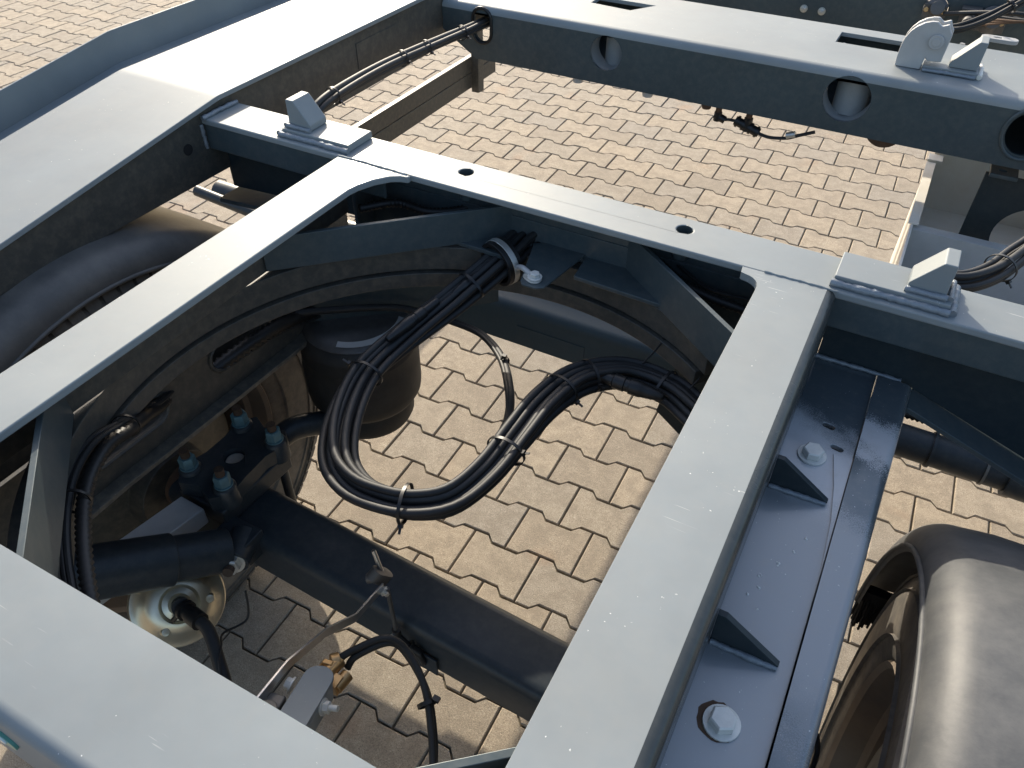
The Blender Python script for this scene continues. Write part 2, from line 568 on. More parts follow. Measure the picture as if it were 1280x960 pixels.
def hexbolt(name, parent, c, ax, r=.012, h=.009, washer=.018, mat='flake', stud=0, studmat=None, rot=0, sub=True):
    """hex head with flange/washer, c = seat centre, ax = outward axis"""
    ax = Vector(ax).normalized(); c = Vector(c)
    b_ = MB()
    if washer: b_.cyl(c, c + ax * .003, washer, 24)
    u = Vector((0, 0, 1)) if abs(ax.z) < .9 else Vector((1, 0, 0))
    u = (u - ax * u.dot(ax)).normalized(); w_ = ax.cross(u)
    z0 = .003 if washer else 0
    lo = []; hi = []; tp = []
    for i in range(6):
        a = rot + PI / 3 * i
        d = u * math.cos(a) + w_ * math.sin(a)
        lo.append(c + ax * z0 + d * r); hi.append(c + ax * (z0 + h * .86) + d * r); tp.append(c + ax * (z0 + h) + d * r * .86)
    fs = [tuple(range(6))[::-1], tuple(range(12, 18))]
    for i in range(6):
        j = (i + 1) % 6
        fs += [(i, j, 6 + j, 6 + i), (6 + i, 6 + j, 12 + j, 12 + i)]
    b_.add(lo + hi + tp, fs)
    if stud and not studmat: b_.cyl(c, c + ax * (z0 + h + stud), r * .5, 14)
    o = b_.build(name, mat, parent, bevel=.0005, seg=1)
    if stud and studmat:
        s2 = MB(); s2.cyl(c + ax * z0, c + ax * (z0 + h + stud), r * .55, 14)
        s2.build('stud', studmat, parent)
    return o

def weld(name, parent, pts, r=.004, mat='weld', seedv=0):
    rr = random.Random(seedv)
    p = resample(catmull(pts, 6) if len(pts) > 2 else [Vector(a) for a in pts] if False else catmull(pts, 12), .0045)
    p = [q + Vector((rr.uniform(-.0006, .0006), rr.uniform(-.0006, .0006), rr.uniform(-.0004, .0004))) for q in p]
    b_ = MB(); b_.tube(p, [r * rr.uniform(.8, 1.15) for _ in p], 8)
    return b_.build(name, mat, parent, auto=60)

# --- cross member in the middle (box with round holes in its top)
cross = empty('cross_member', (0, 0, 0), parent=TR)
YB0, YB1 = 1.022, 1.116
b_ = MB()
b_.prism([(-1.235, YB0), (1.2, YB0), (1.2, YB1), (-1.235, YB1)], H - .012, H, holes=[circle2(-.66, 1.08, .0125), circle2(-.262, 1.08, .0125)])
b_.build('top_plate', 'paint', cross, bevel=.003)
b_ = MB()
for x0, x1 in ((-1.235, -.895), (-.014, 1.2)):
    b_.box(-.80 if x1 < 0 else x0, x1, YB0 + .004, YB0 + .010, H - .063, H - .0125) if False else b_.box(x0 if x1 < 0 else -.12, -.80 if x1 < 0 else x1, YB0 + .004, YB0 + .010, H - .063, H - .0125)
b_.box(-1.235, 1.2, YB1 - .012, YB1 - .004, H - .063, H - .0125)
b_.box(-1.235, -.895, YB0 + .0105, YB1 - .0125, H - .063, H - .057)
b_.box(-.014, 1.2, YB0 + .0105, YB1 - .0125, H - .063, H - .057)
b_.box(-.8845, -.017, 1.085, 1.0945, H - .20, H - .0635)
b_.box(-.8845, -.017, 1.085, 1.0945, H - .0630, H - .0125)
b_.box(-.8845, -.876, 1.0325, 1.0845, .99, H - .0635)
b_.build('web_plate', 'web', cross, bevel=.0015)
for x in (-.66, -.262):
    b_ = MB(); b_.lathe([(.0122, H - .0005), (.0122, H - .05), (.0128, H - .05)], (x, 1.08, 0), (0, 0, 1), 24)
    b_.build('hole_sleeve', 'web', cross)

def pad(mx):
    """stepped seat plate with a corner wedge; mx = +1 right side, -1 mirrored"""
    X = lambda x: x if mx > 0 else 2 * XC - x
    p = empty('container_pad', (0, 0, 0), parent=TR)
    b_ = MB(); b_.prism([(X(-.028), 1.040), (X(.126), 1.040), (X(.126), 1.112), (X(-.028), 1.112)], H + .0005, H + .014)
    b_.build('pad_plate', 'paint', p, bevel=.0018)
    b_ = MB()
    b_.prism([(X(.116), H + .0145), (X(.116), H + .066), (X(.099), H + .066), (X(.066), H + .026), (X(.066), H + .0145)], 1.052, 1.100, 'y')
    b_.build('wedge', 'paint', p, bevel=.002)
    z = H + .004
    weld('weld_bead', p, [(X(-.030), 1.036, z), (X(.05), 1.037, z), (X(.128), 1.036, z)], .0062, seedv=1)
    weld('weld_bead', p, [(X(.130), 1.036, z), (X(.130), 1.07, z), (X(.130), 1.112, z)], .006, seedv=2)
    weld('weld_bead', p, [(X(.064), 1.050, H + .017), (X(.09), 1.049, H + .017), (X(.122), 1.050, H + .017)], .005, seedv=3)
    weld('weld_bead', p, [(X(.123), 1.050, H + .017), (X(.123), 1.10, H + .017)], .004, seedv=4)
    return p
pad(1); pad(-1)

# --- two inner longitudinal rails joining the cross member with rounded corners
def rail(name, xo, xi, fil, outer_round):
    """xo outer edge, xi inner edge, top plate with a fillet towards the cross member"""
    r_ = empty(name, (0, 0, 0), parent=TR)
    s = 1 if xi > xo else -1
    top = YB0 - .0006
    b_ = MB()
    if fil == 'chamfer':
        corner = [(xi, .930), (xi + s * .004, .950), (xi + s * .016, .978), (xi + s * .034, 1.002), (xi + s * .050, 1.012), (xi + s * .062, 1.014), (xi + s * .064, top)]
    else:
        corner = [(xi, .965)] + [(xi + s * (.026 - .026 * math.cos(R(a))), .978 + .026 * math.sin(R(a))) for a in (10, 25, 40, 55, 70, 85)] + [(xi + s * .030, 1.006), (xi + s * .032, top)]
    if outer_round:
        xe = xo + s * .015
    else: xe = xo
    outl = [(xe, -.9), (xi, -.9)] + corner + [(xe, top)]
    b_.prism(outl, H - .012, H)
    b_.build('top_plate', 'paint', r_, bevel=.0025)
    return r_
rl = rail('left_rail', -.893, -.800, 'chamfer', False); rl.name = 'inner_rail'
b_ = MB()
b_.box(-.893, -.885, -.9, 1.02, 1.040, H - .0125)
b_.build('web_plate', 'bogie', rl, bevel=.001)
rr_ = rail('inner_rail', -.016, -.121, 'fillet', True)
# right rail: pressed channel with a big outer radius
b_ = MB()
prof = [(-.0312, H)] + [(-.031 + .015 * math.sin(R(a)), H - .015 + .015 * math.cos(R(a))) for a in range(10, 91, 10)] + [(-.016, 1.0005)]
inn = [(x - .006 if z < H - .015 else x - .004, z - (.006 if z > H - .02 else 0)) for x, z in prof[::-1]]
inn = [(-.022, 1.0005), (-.022, H - .018), (-.0312, H - .009)]
b_.prism(prof + inn, -.9, YB0 - .0006, 'y')
b_.build('side_web', 'edgeweb', rr_)
b_ = MB()
b_.box(-.104, -.096, -.9, 1.02, 1.0, H - .0125)
b_.build('inner_web', 'web', rr_, bevel=.001)
weld('weld_bead', rr_, [(-.121, YB0, H + .0002), (-.07, YB0 + .001, H + .0002), (-.016, YB0, H + .0002)], .0022, 'paint', 5)
weld('weld_bead', rl, [(-.893, YB0, H + .0002), (-.84, YB0 + .001, H + .0002), (-.742, YB0 - .001, H + .0002)], .0022, 'paint', 6)

# --- near cross member along the bottom of the view
ncm = empty('end_cross_member', (0, 0, 0), parent=TR)
b_ = MB()
yn0, yn1 = .062, .178
prof = [(yn1, H + .003), (yn0 + .014, H + .003)] + [(yn0 + .014 - .014 * math.sin(R(a)), H - .011 + .014 * math.cos(R(a))) for a in range(10, 91, 10)] + [(yn0, H - .13), (yn0 + .006, H - .13), (yn0 + .006, H - .012), (yn0 + .015, H - .004), (yn1, H - .009)]
b_.prism(prof, -1.24, -.1225, 'x')
b_.build('top_plate', 'paint', ncm)
b_ = MB(); b_.box(-1.24, -.1225, yn1 - .05, yn1 - .042, H - .12, H - .0095)
b_.build('web_plate', 'web', ncm)
# oval side reflector just in view at the bottom left corner
T = Matrix.Translation((-.555, yn0 - .0015, 1.093))
b_ = MB(); b_.prism(circle2(0, 0, .040, .017, 32), -.0015, .0015, 'y', T=T)
ref = b_.build('reflector', 'teal', ncm, bevel=.0008)
b_ = MB(); b_.prism(circle2(-.004, .003, .034, .011, 32), -.003, -.0016, 'y', T=T)
b_.build('lens', 'sticker', ref)

# --- four diagonal braces round the turntable
def brace(p0, p1, z0, z1, t=.008, w0=None):
    p0 = Vector((p0[0], p0[1], 0)); p1 = Vector((p1[0], p1[1], 0))
    d = (p1 - p0); L = d.length; a = math.atan2(d.y, d.x)
    T = Matrix.Translation(p0) @ Matrix.Rotation(a, 4, 'Z')
    b_ = MB(); b_.prism([(0, z0), (L, z0), (L, z1), (0, z1)], -t / 2, t / 2, 'y', T=T)
    return b_.build('diagonal_brace', 'web', TR, bevel=.001)
brace((-.884, .790), (-.575, 1.088), 1.043, 1.106)
brace((-.350, 1.088), (-.105, .895), 1.035, 1.112)
brace((-.884, .395), (-.655, .182), 1.04, 1.125)
brace((-.215, .170), (-.105, .262), 1.03, 1.136)
# lower plate under the cross member carrying the turntable
b_ = MB(); b_.prism([(-.705, 1.022), (-.545, 1.018), (-.535, 1.075), (-.425, 1.075), (-.42, 1.022), (-.205, 1.012), (-.30, 1.21), (-.62, 1.21)], 1.038, 1.046)
b_.build('turntable_plate', 'web', TR, bevel=.0015)
weld('weld_bead', TR, [(-.665, 1.032, 1.048), (-.62, 1.068, 1.048), (-.585, 1.100, 1.048)], .004, seedv=8)
weld('weld_bead', TR, [(-.330, 1.090, 1.048), (-.29, 1.058, 1.048), (-.255, 1.032, 1.048)], .004, seedv=9)

# --- slewing ring
b_ = MB()
RC = (XC, .598, 0)
b_.lathe([(.458, 1.036), (.458, .990), (.466, .986), (.500, .986), (.500, 1.036)], RC, (0, 0, 1), 110, a0=R(50), a1=R(315), ref=(1, 0, 0), closed=True)
ring = b_.build('slewing_ring', 'bogie', TR, bevel=.0015)
b_ = MB()
b_.lathe([(.454, .984), (.454, .955), (.520, .955), (.520, .984)], RC, (0, 0, 1), 110, a0=R(52), a1=R(315), ref=(1, 0, 0), closed=True)
b_.build('lower_race', 'bogie', ring, bevel=.0015)
# straw and grit caught on the ring's ledge
b_ = MB(); rg = random.Random(11)
for i in range(260):
    a = R(rg.uniform(100, 185)); r_ = rg.uniform(.501, .545)
    c = Vector((RC[0] + r_ * math.cos(a), RC[1] + r_ * math.sin(a), .985 + rg.uniform(0, .004)))
    an = rg.uniform(0, PI); L = rg.uniform(.006, .022)
    d = Vector((math.cos(an), math.sin(an), rg.uniform(-.1, .2))) * L
    b_.tube([c, c + d * .5 + Vector((0, 0, .001)), c + d], .0006, 4, cap=False)
so_ = b_.build('straw_litter', 'straw', TR); so_['kind'] = 'stuff'
b_ = MB(); b_.lathe([(.502, .984), (.55, .984), (.55, .976), (.502, .976)], RC, (0, 0, 1), 80, a0=R(80), a1=R(200), ref=(1, 0, 0), closed=True)
b_.build('ring_ledge', 'bogie', TR)

# --- tray plate, bolts, gussets and outer sill on the right
b_ = MB()
b_.prism([(-.0215, -.9), (.0755, -.9), (.0755, 1.066), (-.0215, 1.066)], .992, 1.0,
         holes=[stadium(.033, .915, .018, .009, rot=R(-12)), stadium(.052, .876, .018, .009, rot=R(-12))])
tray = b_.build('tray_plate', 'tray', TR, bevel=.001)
b_ = MB(); b_.box(.02, .07, .85, .94, .978, .980); b_.build('slot_shade_strip', 'black', tray)  # black strip below the slots stands in for the shade inside
for (x, y, r0) in ((.024, .845, .2), (.024, .423, .5)):
    hexbolt('bolt', tray, (x, y, 1.0), (0, 0, 1), .0145, .011, .0195, 'flake', rot=r0)
b_ = MB(); rg = random.Random(2)
for (x, y) in ((.047, .700), (.040, .672), (.026, .646), (.028, .644), (.012, .619), (.015, .602), (.005, .585), (.020, .570)):
    for q in range(2):
        r_ = rg.uniform(.0008, .0020); b_.lathe([(0, r_ * .7), (r_ * .7, r_ * .5), (r_, 0)], (x + rg.uniform(-.002, .002), y + rg.uniform(-.002, .002), 1.0), (0, 0, 1), 8)
dr = b_.build('paint_droplets', 'flake', tray); dr['kind'] = 'stuff'
b_ = MB(); b_.prism([(.024 - .004 + .0215 * math.cos(i * PI / 12) * random.uniform(.94, 1.08), .423 + .0215 * math.sin(i * PI / 12) * random.uniform(.94, 1.08)) for i in range(24)], 1.0001, 1.0004); b_.build('rust_stain', 'rust', tray)
for gy in (.768, .512, .05):
    b_ = MB(); b_.prism([(-.0155, 1.001), (.058, 1.001), (.060, 1.006), (-.006, 1.052), (-.0155, 1.052)], gy - .004, gy + .004, 'y')
    g_ = b_.build('gusset', 'blackblue', TR, bevel=.0008)
    weld('weld_bead', g_, [(-.014, gy - .006, 1.002), (.02, gy - .006, 1.003), (.06, gy - .004, 1.002)], .004, seedv=int(gy * 99))
b_ = MB()
rz = .012
prof = [(.0765, .86), (.0765, 1.004)] + [(.0765 + .0, 1.0045)] + [(.128 - rz + rz * math.sin(R(a)), 1.0045 - rz + rz * math.cos(R(a))) for a in range(0, 91, 15)] + [(.128, .86)]
b_.prism(prof, -.9, 1.058, 'y')
for v__ in b_.v:
    if v__.x > .1: v__.x -= (1.03 - v__.y) * .024
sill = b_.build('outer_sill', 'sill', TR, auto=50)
b_ = MB(); b_.prism([(.0500 + .0, .86), (.0620, .80), (.0700, .74), (.0745, .66), (.0752, .56), (.0752, .86)], 1.0008, 1.003)
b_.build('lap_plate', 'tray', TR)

# --- outriggers under the cross member, each side
def outrigger(mx):
    X = lambda x: x if mx > 0 else 2 * XC - x
    o_ = empty('outrigger', (0, 0, 0), parent=TR)
    b_ = MB()
    b_.prism([(X(-.016), 1.003), (X(.115), .998), (X(.62 if mx > 0 else .32), .82 if mx > 0 else .985), (X(.62 if mx > 0 else .32), H - .064), (X(-.016), H - .064)], 1.066, 1.074, 'y')
    b_.build('web_plate', 'blackblue', o_, bevel=.001)
    # tapering bottom flange
    a = (.128, .992); c = (.62, .815) if mx > 0 else (.32, .978)
    b_ = MB()
    b_.add([(X(a[0]), 1.02, a[1]), (X(c[0]), 1.02, c[1]), (X(c[0]), 1.12, c[1]), (X(a[0]), 1.12, a[1]),
            (X(a[0]), 1.02, a[1] - .009), (X(c[0]), 1.02, c[1] - .009), (X(c[0]), 1.12, c[1] - .009), (X(a[0]), 1.12, a[1] - .009)],
           [(0, 1, 2, 3), (4, 5, 6, 7), (0, 1, 5, 4), (1, 2, 6, 5), (2, 3, 7, 6), (3, 0, 4, 7)])
    b_.build('flange', 'web', o_, bevel=.001)
    if mx < 0: return o_
    b_ = MB()
    a2 = (.135, .955); c2_ = (.62, .69) if mx > 0 else (.32, .86)
    b_.prism([(X(a2[0]), a2[1] + .02), (X(c2_[0]), c2_[1] + .11), (X(c2_[0]), c2_[1])], 1.120, 1.127, 'y')
    b_.build('stiffener', 'web', o_, bevel=.001)
    weld('weld_bead', o_, [(X(-.016), 1.064, 1.003), (X(.05), 1.063, 1.0035), (X(.112), 1.064, 1.002)], .0038, seedv=21)
    return o_
outrigger(1); outrigger(-1)

# --- left outer beam: level, then dropping towards the camera
lb = empty('outer_beam', (0, 0, 0), parent=TR)
def zt(y):
    return 1.18 if y > 1.07 else 1.18 - (1.07 - y) * .126
ys = [-.9, .2, .6, .95, 1.02, 1.06, 1.068, 1.076, 1.085, 1.12, 1.16, 1.168, 1.176, 1.185, 1.5, 1.9, 2.6, 4.0]
def zs(y):
    # softened kink
    if y < 1.06: return 1.18 - (1.07 - y) * .126
    if y > 1.085: return 1.18
    t = (y - 1.06) / .025
    return (1.18 - .01 * .126) * (1 - t) ** 2 + 2 * t * (1 - t) * 1.1805 + 1.18 * t * t
def sweep(sec, name, mat, parent, bevel=.002, closed=True, ysl=ys, extra=0):
    """section (x, dz) swept along the bent beam line"""
    b_ = MB(); vs = []; fs = []; m_ = len(sec)
    for y in ysl:
        for (x, dz) in sec: vs.append((x, y, zs(y - extra) + dz))
    for i in range(len(ysl) - 1):
        for k in range(m_ if closed else m_ - 1):
            k2 = (k + 1) % m_
            fs.append((i * m_ + k, i * m_ + k2, (i + 1) * m_ + k2, (i + 1) * m_ + k))
    if closed: fs += [tuple(range(m_)), tuple((len(ysl) - 1) * m_ + k for k in range(m_))]
    b_.add(vs, fs)
    return b_.build(name, mat, parent, bevel=bevel, auto=20)
sweep([(-1.490, 0), (-1.216, 0), (-1.216, -.010), (-1.490, -.010)], 'top_flange', 'paint', lb)
b_ = MB(); vs = []; fs = []
sec_y = [-.9, .2, .6, 1.06, 1.10, 1.9, 2.6, 4.0]
bz = lambda y: 1.035 if y < .7 else (1.035 + (y - .7) * .02 if y < 1.0 else 1.030)
for y in sec_y:
    for x, z in ((-1.234, zs(y) - .0105), (-1.224, zs(y) - .0105), (-1.224, bz(y)), (-1.234, bz(y))): vs.append((x, y, z))
for i in range(len(sec_y) - 1):
    for k in range(4): fs.append((i * 4 + k, i * 4 + (k + 1) % 4, (i + 1) * 4 + (k + 1) % 4, (i + 1) * 4 + k))
fs += [(0, 1, 2, 3), tuple(len(vs) - 4 + k for k in range(4))]
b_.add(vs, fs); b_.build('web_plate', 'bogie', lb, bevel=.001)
b_ = MB(); b_.cyl((-1.2238, .972, 1.106), (-1.2228, .972, 1.106), .011, 24)
b_.build('web_hole', 'black', lb)
sweep([(-1.488, -.010), (-1.482, -.010), (-1.482, -.06), (-1.488, -.06)], 'outer_web', 'web', lb, bevel=.0)
sweep([(-1.4885, -.038), (-1.4885, -.044), (-1.618, -.044), (-1.618, -.038)], 'gutter', 'paint', lb, bevel=.001, extra=.10)
sweep([(-1.618, -.044), (-1.6185, .030), (-1.6235, .030), (-1.623, -.16), (-1.618, -.16)], 'side_panel', 'paint', lb, bevel=.0012, extra=.10)
weld('weld_bead', lb, [(-1.215, YB0 - .004, H + .003), (-1.215, 1.07, H + .004), (-1.214, YB1, H + .003)], .005, seedv=31)
weld('weld_bead', lb, [(-1.222, YB0 - .006, H - .01), (-1.222, YB0 - .005, H - .035), (-1.222, YB0 - .004, H - .06)], .004, seedv=32)
# embossed plate outline on the web
b_ = MB(); b_.prism([(1.52, 1.085), (1.70, 1.085), (1.70, 1.145), (1.52, 1.145)], -1.2239, -1.2226, 'x')
b_.build('type_plate', 'bogie', lb, bevel=.0008)

# --- front cross beam with lightening holes (top of the view)
fb = empty('front_cross_beam', (0, 0, 0), parent=TR)
YC = 1.903; rC = .018
b_ = MB()
b_.prism([(-1.222, YC + rC), (1.2, YC + rC), (1.2, 2.215), (-1.222, 2.215)], H - .010, H,
         holes=[[(-.86, 2.075), (-.745, 2.065), (-.70, 2.135), (-.86, 2.135)], [(-.225, 2.085), (-.070, 2.085), (-.070, 2.165), (-.225, 2.165)]])
b_.build('top_plate', 'paint', fb, bevel=.001)
b_ = MB()
pr = [(YC + rC, H)] + [(YC + rC - rC * math.sin(R(a)), H - rC + rC * math.cos(R(a))) for a in range(15, 91, 15)]
pr2 = [(YC + .008, H - rC), (YC + rC, H - .008)]
b_.prism(pr + pr2, -1.222, 1.2, 'x'); b_.build('rounded_edge', 'paint', fb, auto=60)
b_ = MB()
oct_ = circle2(.222, 1.087, .041, .047, 36)
b_.prism([(-1.222, 1.075), (-1.12, 1.012), (1.2, 1.010), (1.2, H - rC), (-1.222, H - rC)], YC, YC + .008, 'y',
         holes=[stadium(-1.098, 1.101, .048, .082), circle2(-.739, 1.090, .043, n=32), circle2(-.149, 1.089, .052, n=32), oct_])
b_.build('front_web', 'web', fb)
b_ = MB(); b_.box(-1.222, 1.2, 2.205, 2.213, 1.01, H - .0105); b_.box(-1.0, 1.2, YC + .05, 2.2045, 1.010, 1.016)
b_.build('rear_web', 'web', fb)
for (x, z, r_) in ((-.739, 1.090, .043), (-.149, 1.089, .052)):
    b_ = MB(); b_.lathe([(r_, -.001), (r_, .055), (r_ + .004, .055)], (x, YC + .002, z), (0, 1, 0), 32)
    o_ = b_.build('hole_lining', 'tubelining', fb, auto=60)
    b_ = MB()
    b_.lathe([(r_ * .75, -.05), (r_ * .75, .05)], (x + .004, YC + .075, z), (0, 0, 1), 24)
    b_.build('cross_tube', 'tubelining', o_, auto=60)
for c_ in (stadium(-1.098, 1.101, .056, .090, 10), [(x * 1.0 + (x - .214) * .18, z + (z - 1.0885) * .16) for x, z in oct_]):
    b_ = MB(); p = [Vector((x, YC - .001, z)) for x, z in c_]; p.append(p[0]); p.append(p[1])
    b_.tube(p, .0045, 8, cap=False); b_.build('grommet', 'tie' if c_[0][0] < 0 else 'web', fb, auto=60)
for x, dx in ((-.819, .014), (-.623, .014), (-.467, .012)):
    b_ = MB(); b_.lathe([(.0, -.012), (dx * .9, -.012), (dx, -.008), (dx, .002), (0, .002)], (x, YC + .02, 1.009), (0, 0, 1), 20)
    b_.build('welded_boss', 'hookgrey' if x < -.6 else 'rust', fb)
b_ = MB(); b_.prism(arc(-.05, 1.030, .042, 190, 350, 12), YC + .02, YC + .06, 'y'); b_.build('rusty_disc', 'rust', fb, bevel=.001)
# brake line fittings hanging below
fit = empty('brake_line', (0, 0, 0), parent=TR)
b_ = MB()
b_.cyl((-.437, YC + .03, 1.01), (-.437, YC + .03, .985), .008, 12); b_.cyl((-.360, YC + .03, 1.01), (-.360, YC + .03, .985), .008, 12)
b_.build('brass_stub', 'rust', fit)
b_ = MB()
b_.cyl((-.445, YC + .03, .982), (-.417, YC + .03, .972), .0095, 12); b_.cyl((-.437, YC + .03, .99), (-.437, YC + .03, .968), .010, 12)
b_.cyl((-.392, YC + .03, .978), (-.328, YC + .03, .958), .0115, 12); b_.cyl((-.360, YC + .03, .99), (-.360, YC + .03, .958), .011, 12)
for t in (.1, .35, .65, .9):
    c = Vector((-.392, YC + .03, .978)).lerp(Vector((-.328, YC + .03, .958)), t); d = Vector((.95, 0, -.3)).normalized()
    b_.cyl(c - d * .003, c + d * .003, .0145, 12)
b_.build('push_fitting', 'tie', fit, auto=50)
b_ = MB(); b_.tube(catmull([(-.417, YC + .03, .974), (-.405, YC + .03, .976), (-.392, YC + .03, .976)], 5), .004, 8)
b_.tube(catmull([(-.328, YC + .03, .957), (-.30, YC + .03, .953), (-.26, YC + .03, .960), (-.235, YC + .03, .972), (-.20, YC + .04, .985)], 8), .0042, 8)
b_.build('pipe', 'cable', fit)
b_ = MB(); b_.cyl((-.262, YC + .03, .966), (-.242, YC + .03, .974), .008, 12); b_.build('clip', 'zinc', fit)

# hook (locking lug) and third pad on the front beam
hk = empty('locking_lug', (0, 0, 0), parent=TR)
def lug(y0, y1):
    o_ = [(-.078, H + .001), (-.079, H + .020)] + [(-.022 + -.056 * math.cos(R(a)), H + .040 + .062 * math.sin(R(a))) for a in (5, 20, 35, 50, 65, 80, 92)] + [(-.010, H + .094), (.004, H + .100), (.010, H + .088), (.016, H + .080), (.012, H + .022), (-.014, H + .020), (-.022, H + .026), (-.024, H + .001)]
    b_ = MB(); b_.prism(o_, y0, y1, 'y'); return b_.build('lug_plate', 'hookgrey', hk, bevel=.0025)
lug(1.988, 1.998); lug(2.022, 2.032)
b_ = MB(); b_.cyl((-.010, 1.976, H + .064), (-.010, 2.045, H + .064), .0085, 20); b_.cyl((-.010, 1.978, H + .064), (-.010, 1.9875, H + .064), .015, 20)
b_.build('pin', 'hookgrey', hk, bevel=.001)
b_ = MB(); b_.lathe([(0, 0), (.018, 0), (.02, .006), (.014, .014), (0, .016)], (-.205, 2.12, H - .03), (.5, 0, 1), 20); b_.tube([(-.21, 2.12, H - .03), (-.15, 2.115, H - .045), (-.09, 2.11, H - .05)], .012, 12)
b_.build('latch', 'hookgrey', hk)
p3 = empty('container_pad', (0, 0, 0), parent=TR)
b_ = MB(); b_.prism([(-.021, 1.985), (.092, 1.985), (.092, 2.06), (-.021, 2.06)], H + .0005, H + .012); b_.build('pad_plate', 'paint', p3, bevel=.0018)
b_ = MB(); b_.prism([(.088, H + .0125), (.090, H + .072), (.074, H + .072), (.030, H + .022), (.030, H + .0125)], 2.000, 2.050, 'y'); b_.build('wedge', 'paint', p3, bevel=.002)
weld('weld_bead', p3, [(.096, 1.985, H + .006), (.096, 2.02, H + .008), (.094, 2.058, H + .008)], .0055, 'cream', 41)
weld('weld_bead', p3, [(-.02, 1.981, H + .004), (.03, 1.981, H + .005), (.09, 1.981, H + .004)], .004, seedv=42)

# --- second front beam behind, dark, with studs and valves
db = empty('rear_facing_beam', (0, 0, 0), parent=TR); db.name = 'valve_panel'
b_ = MB(); b_.prism([(-.95, 1.03), (1.2, 1.03), (1.2, 1.175), (-.95, 1.175)], 2.600, 2.608, 'y', holes=[circle2(-.045, 1.118, .032)])
b_.build('panel_plate', 'web', db, bevel=.001)
for x in (-.394, -.342):
    hexbolt('bolt', db, (x, 2.599, 1.069), (0, -1, 0), .0085, .007, .011, 'zinc', stud=.008)
def valve(c, s):
    v_ = empty('air_valve', (0, 0, 0), parent=db)
    c = Vector(c)
    b_ = MB(); b_.lathe([(0, 0), (.026 * s, 0), (.028 * s, .006), (.028 * s, .022), (.018 * s, .028), (.018 * s, .05), (0, .052)], c, (.1, -.9, .3), 20)
    b_.box(c.x - .03 * s, c.x + .03 * s, c.y - .03, c.y, c.z - .018 * s, c.z + .018 * s)
    b_.build('valve_body', 'darksteel', v_, bevel=.001)
    for dx in (-.022, .022):
        hexbolt('nut', v_, (c.x + dx * s, c.y - .03, c.z + .004), (0, -1, .2), .007, .006, 0, 'brass')
valve((-.045, 2.60, 1.118), 1.0); valve((.098, 2.598, 1.110), 1.25)
for k_, (x0, x1) in enumerate(((-.02, .30), (.06, .34), (.12, .40))):
    b_ = MB(); b_.tube(catmull([(x0, 2.56, 1.12 + .01 * k_), ((x0 + x1) / 2, 2.50, 1.16 - .012 * k_), (x1, 2.52, 1.15 + .02 * k_)], 8), .006, 8); b_.build('air_pipe', 'cable', db)
b_ = MB(); b_.cyl((.045, 2.555, 1.118), (.045, 2.50, 1.118), .016, 16); b_.box(.02, .07, 2.56, 2.598, 1.09, 1.14); b_.build('solenoid', 'darksteel', db, bevel=.001)
b_ = MB(); b_.cyl((.045, 2.45, 1.02), (.05, 2.45, 1.085), .0065, 12); b_.build('pipe_stub', 'hookgrey', db)
b_ = MB(); b_.prism(stadium(.125, 2.36, .085, .03), 1.128, 1.137, holes=[stadium(.12, 2.36, .02, .009)])
b_.build('bracket_plate', 'hookgrey', db, bevel=.001)

# --- hanger plate with a big round hole under the front beam
b_ = MB(); b_.prism([(.182, .60), (1.1, .60), (1.1, .972), (.182, .972)], 1.946, 1.954, 'y', holes=[circle2(.322, .835, .077, .077, 40)])
hp = b_.build('hanger_plate', 'blackblue', TR, bevel=.001)
b_ = MB(); b_.prism([(.188, 1.925), (.245, 1.925), (.245, 1.99), (.188, 1.99)], .9725, .982, holes=[stadium(.213, 1.95, .018, .010)])
b_.build('bracket_plate', 'web', hp, bevel=.0015)

# --- open cream steel box hanging on the right
bx = empty('steel_box', (0, 0, 0), parent=TR)
bxz = .85
b_ = MB()
b_.box(.072, .078, 1.64, 2.28, .52, bxz)
b_.box(.0785, .72, 2.272, 2.28, .52, bxz + .06)
b_.box(.72, .728, 1.64, 2.28, .52, bxz); b_.box(.0785, .7195, 1.64, 1.646, .5265, bxz - .01)
b_.box(.0785, .7195, 1.6465, 2.2715, .70, .706)
b_.build('box_wall', 'cream', bx, bevel=.001)
b_ = MB(); b_.box(.066, .088, 1.865, 2.22, bxz + .0005, bxz + .004); b_.build('rim_strip', 'cream', bx)
b_ = MB(); b_.box(.066, .102, 2.222, 2.262, bxz + .002, bxz + .01); b_.build('rim_clip', 'cream', bx, bevel=.001)
b_ = MB(); b_.box(.079, .7195, 1.855, 1.861, .64, bxz - .006); b_.box(.079, .7195, 1.8615, 1.885, bxz - .012, bxz - .006)
b_.build('divider', 'hookgrey', bx, bevel=.001)
for k in range(4):
    b_ = MB(); b_.prism(stadium(.255 - .010 * k, 2.16 - .055 * k, .018, .03), .7065, .709); b_.build('floor_slot', 'black', bx)

# --- side guard planks, far side
sg = empty('side_guard', (0, 0, 0), parent=TR)
for z0, z1 in ((.420, .490), (.347, .417)):
    b_ = MB(); b_.box(-1.925, -1.900, 2.20, 3.42, z0, z1)
    b_.build('plank', 'bogie', sg, bevel=.003)
for y in (3.18,):
    b_ = MB(); b_.box(-1.897, -1.86, y, y + .008, .33, .80); b_.box(-1.866, -1.86, y + .008, y + .05, .33, .80); b_.build('post', 'bogie', sg, bevel=.001)

# ------------------------------------------------------------------ bogie under the turntable
YAW = Matrix.Translation((XC, .615, 0)) @ Matrix.Rotation(R(-2.2), 4, 'Z') @ Matrix.Translation((-XC, -.615, 0))
def W(p): return YAW @ Vector(p)

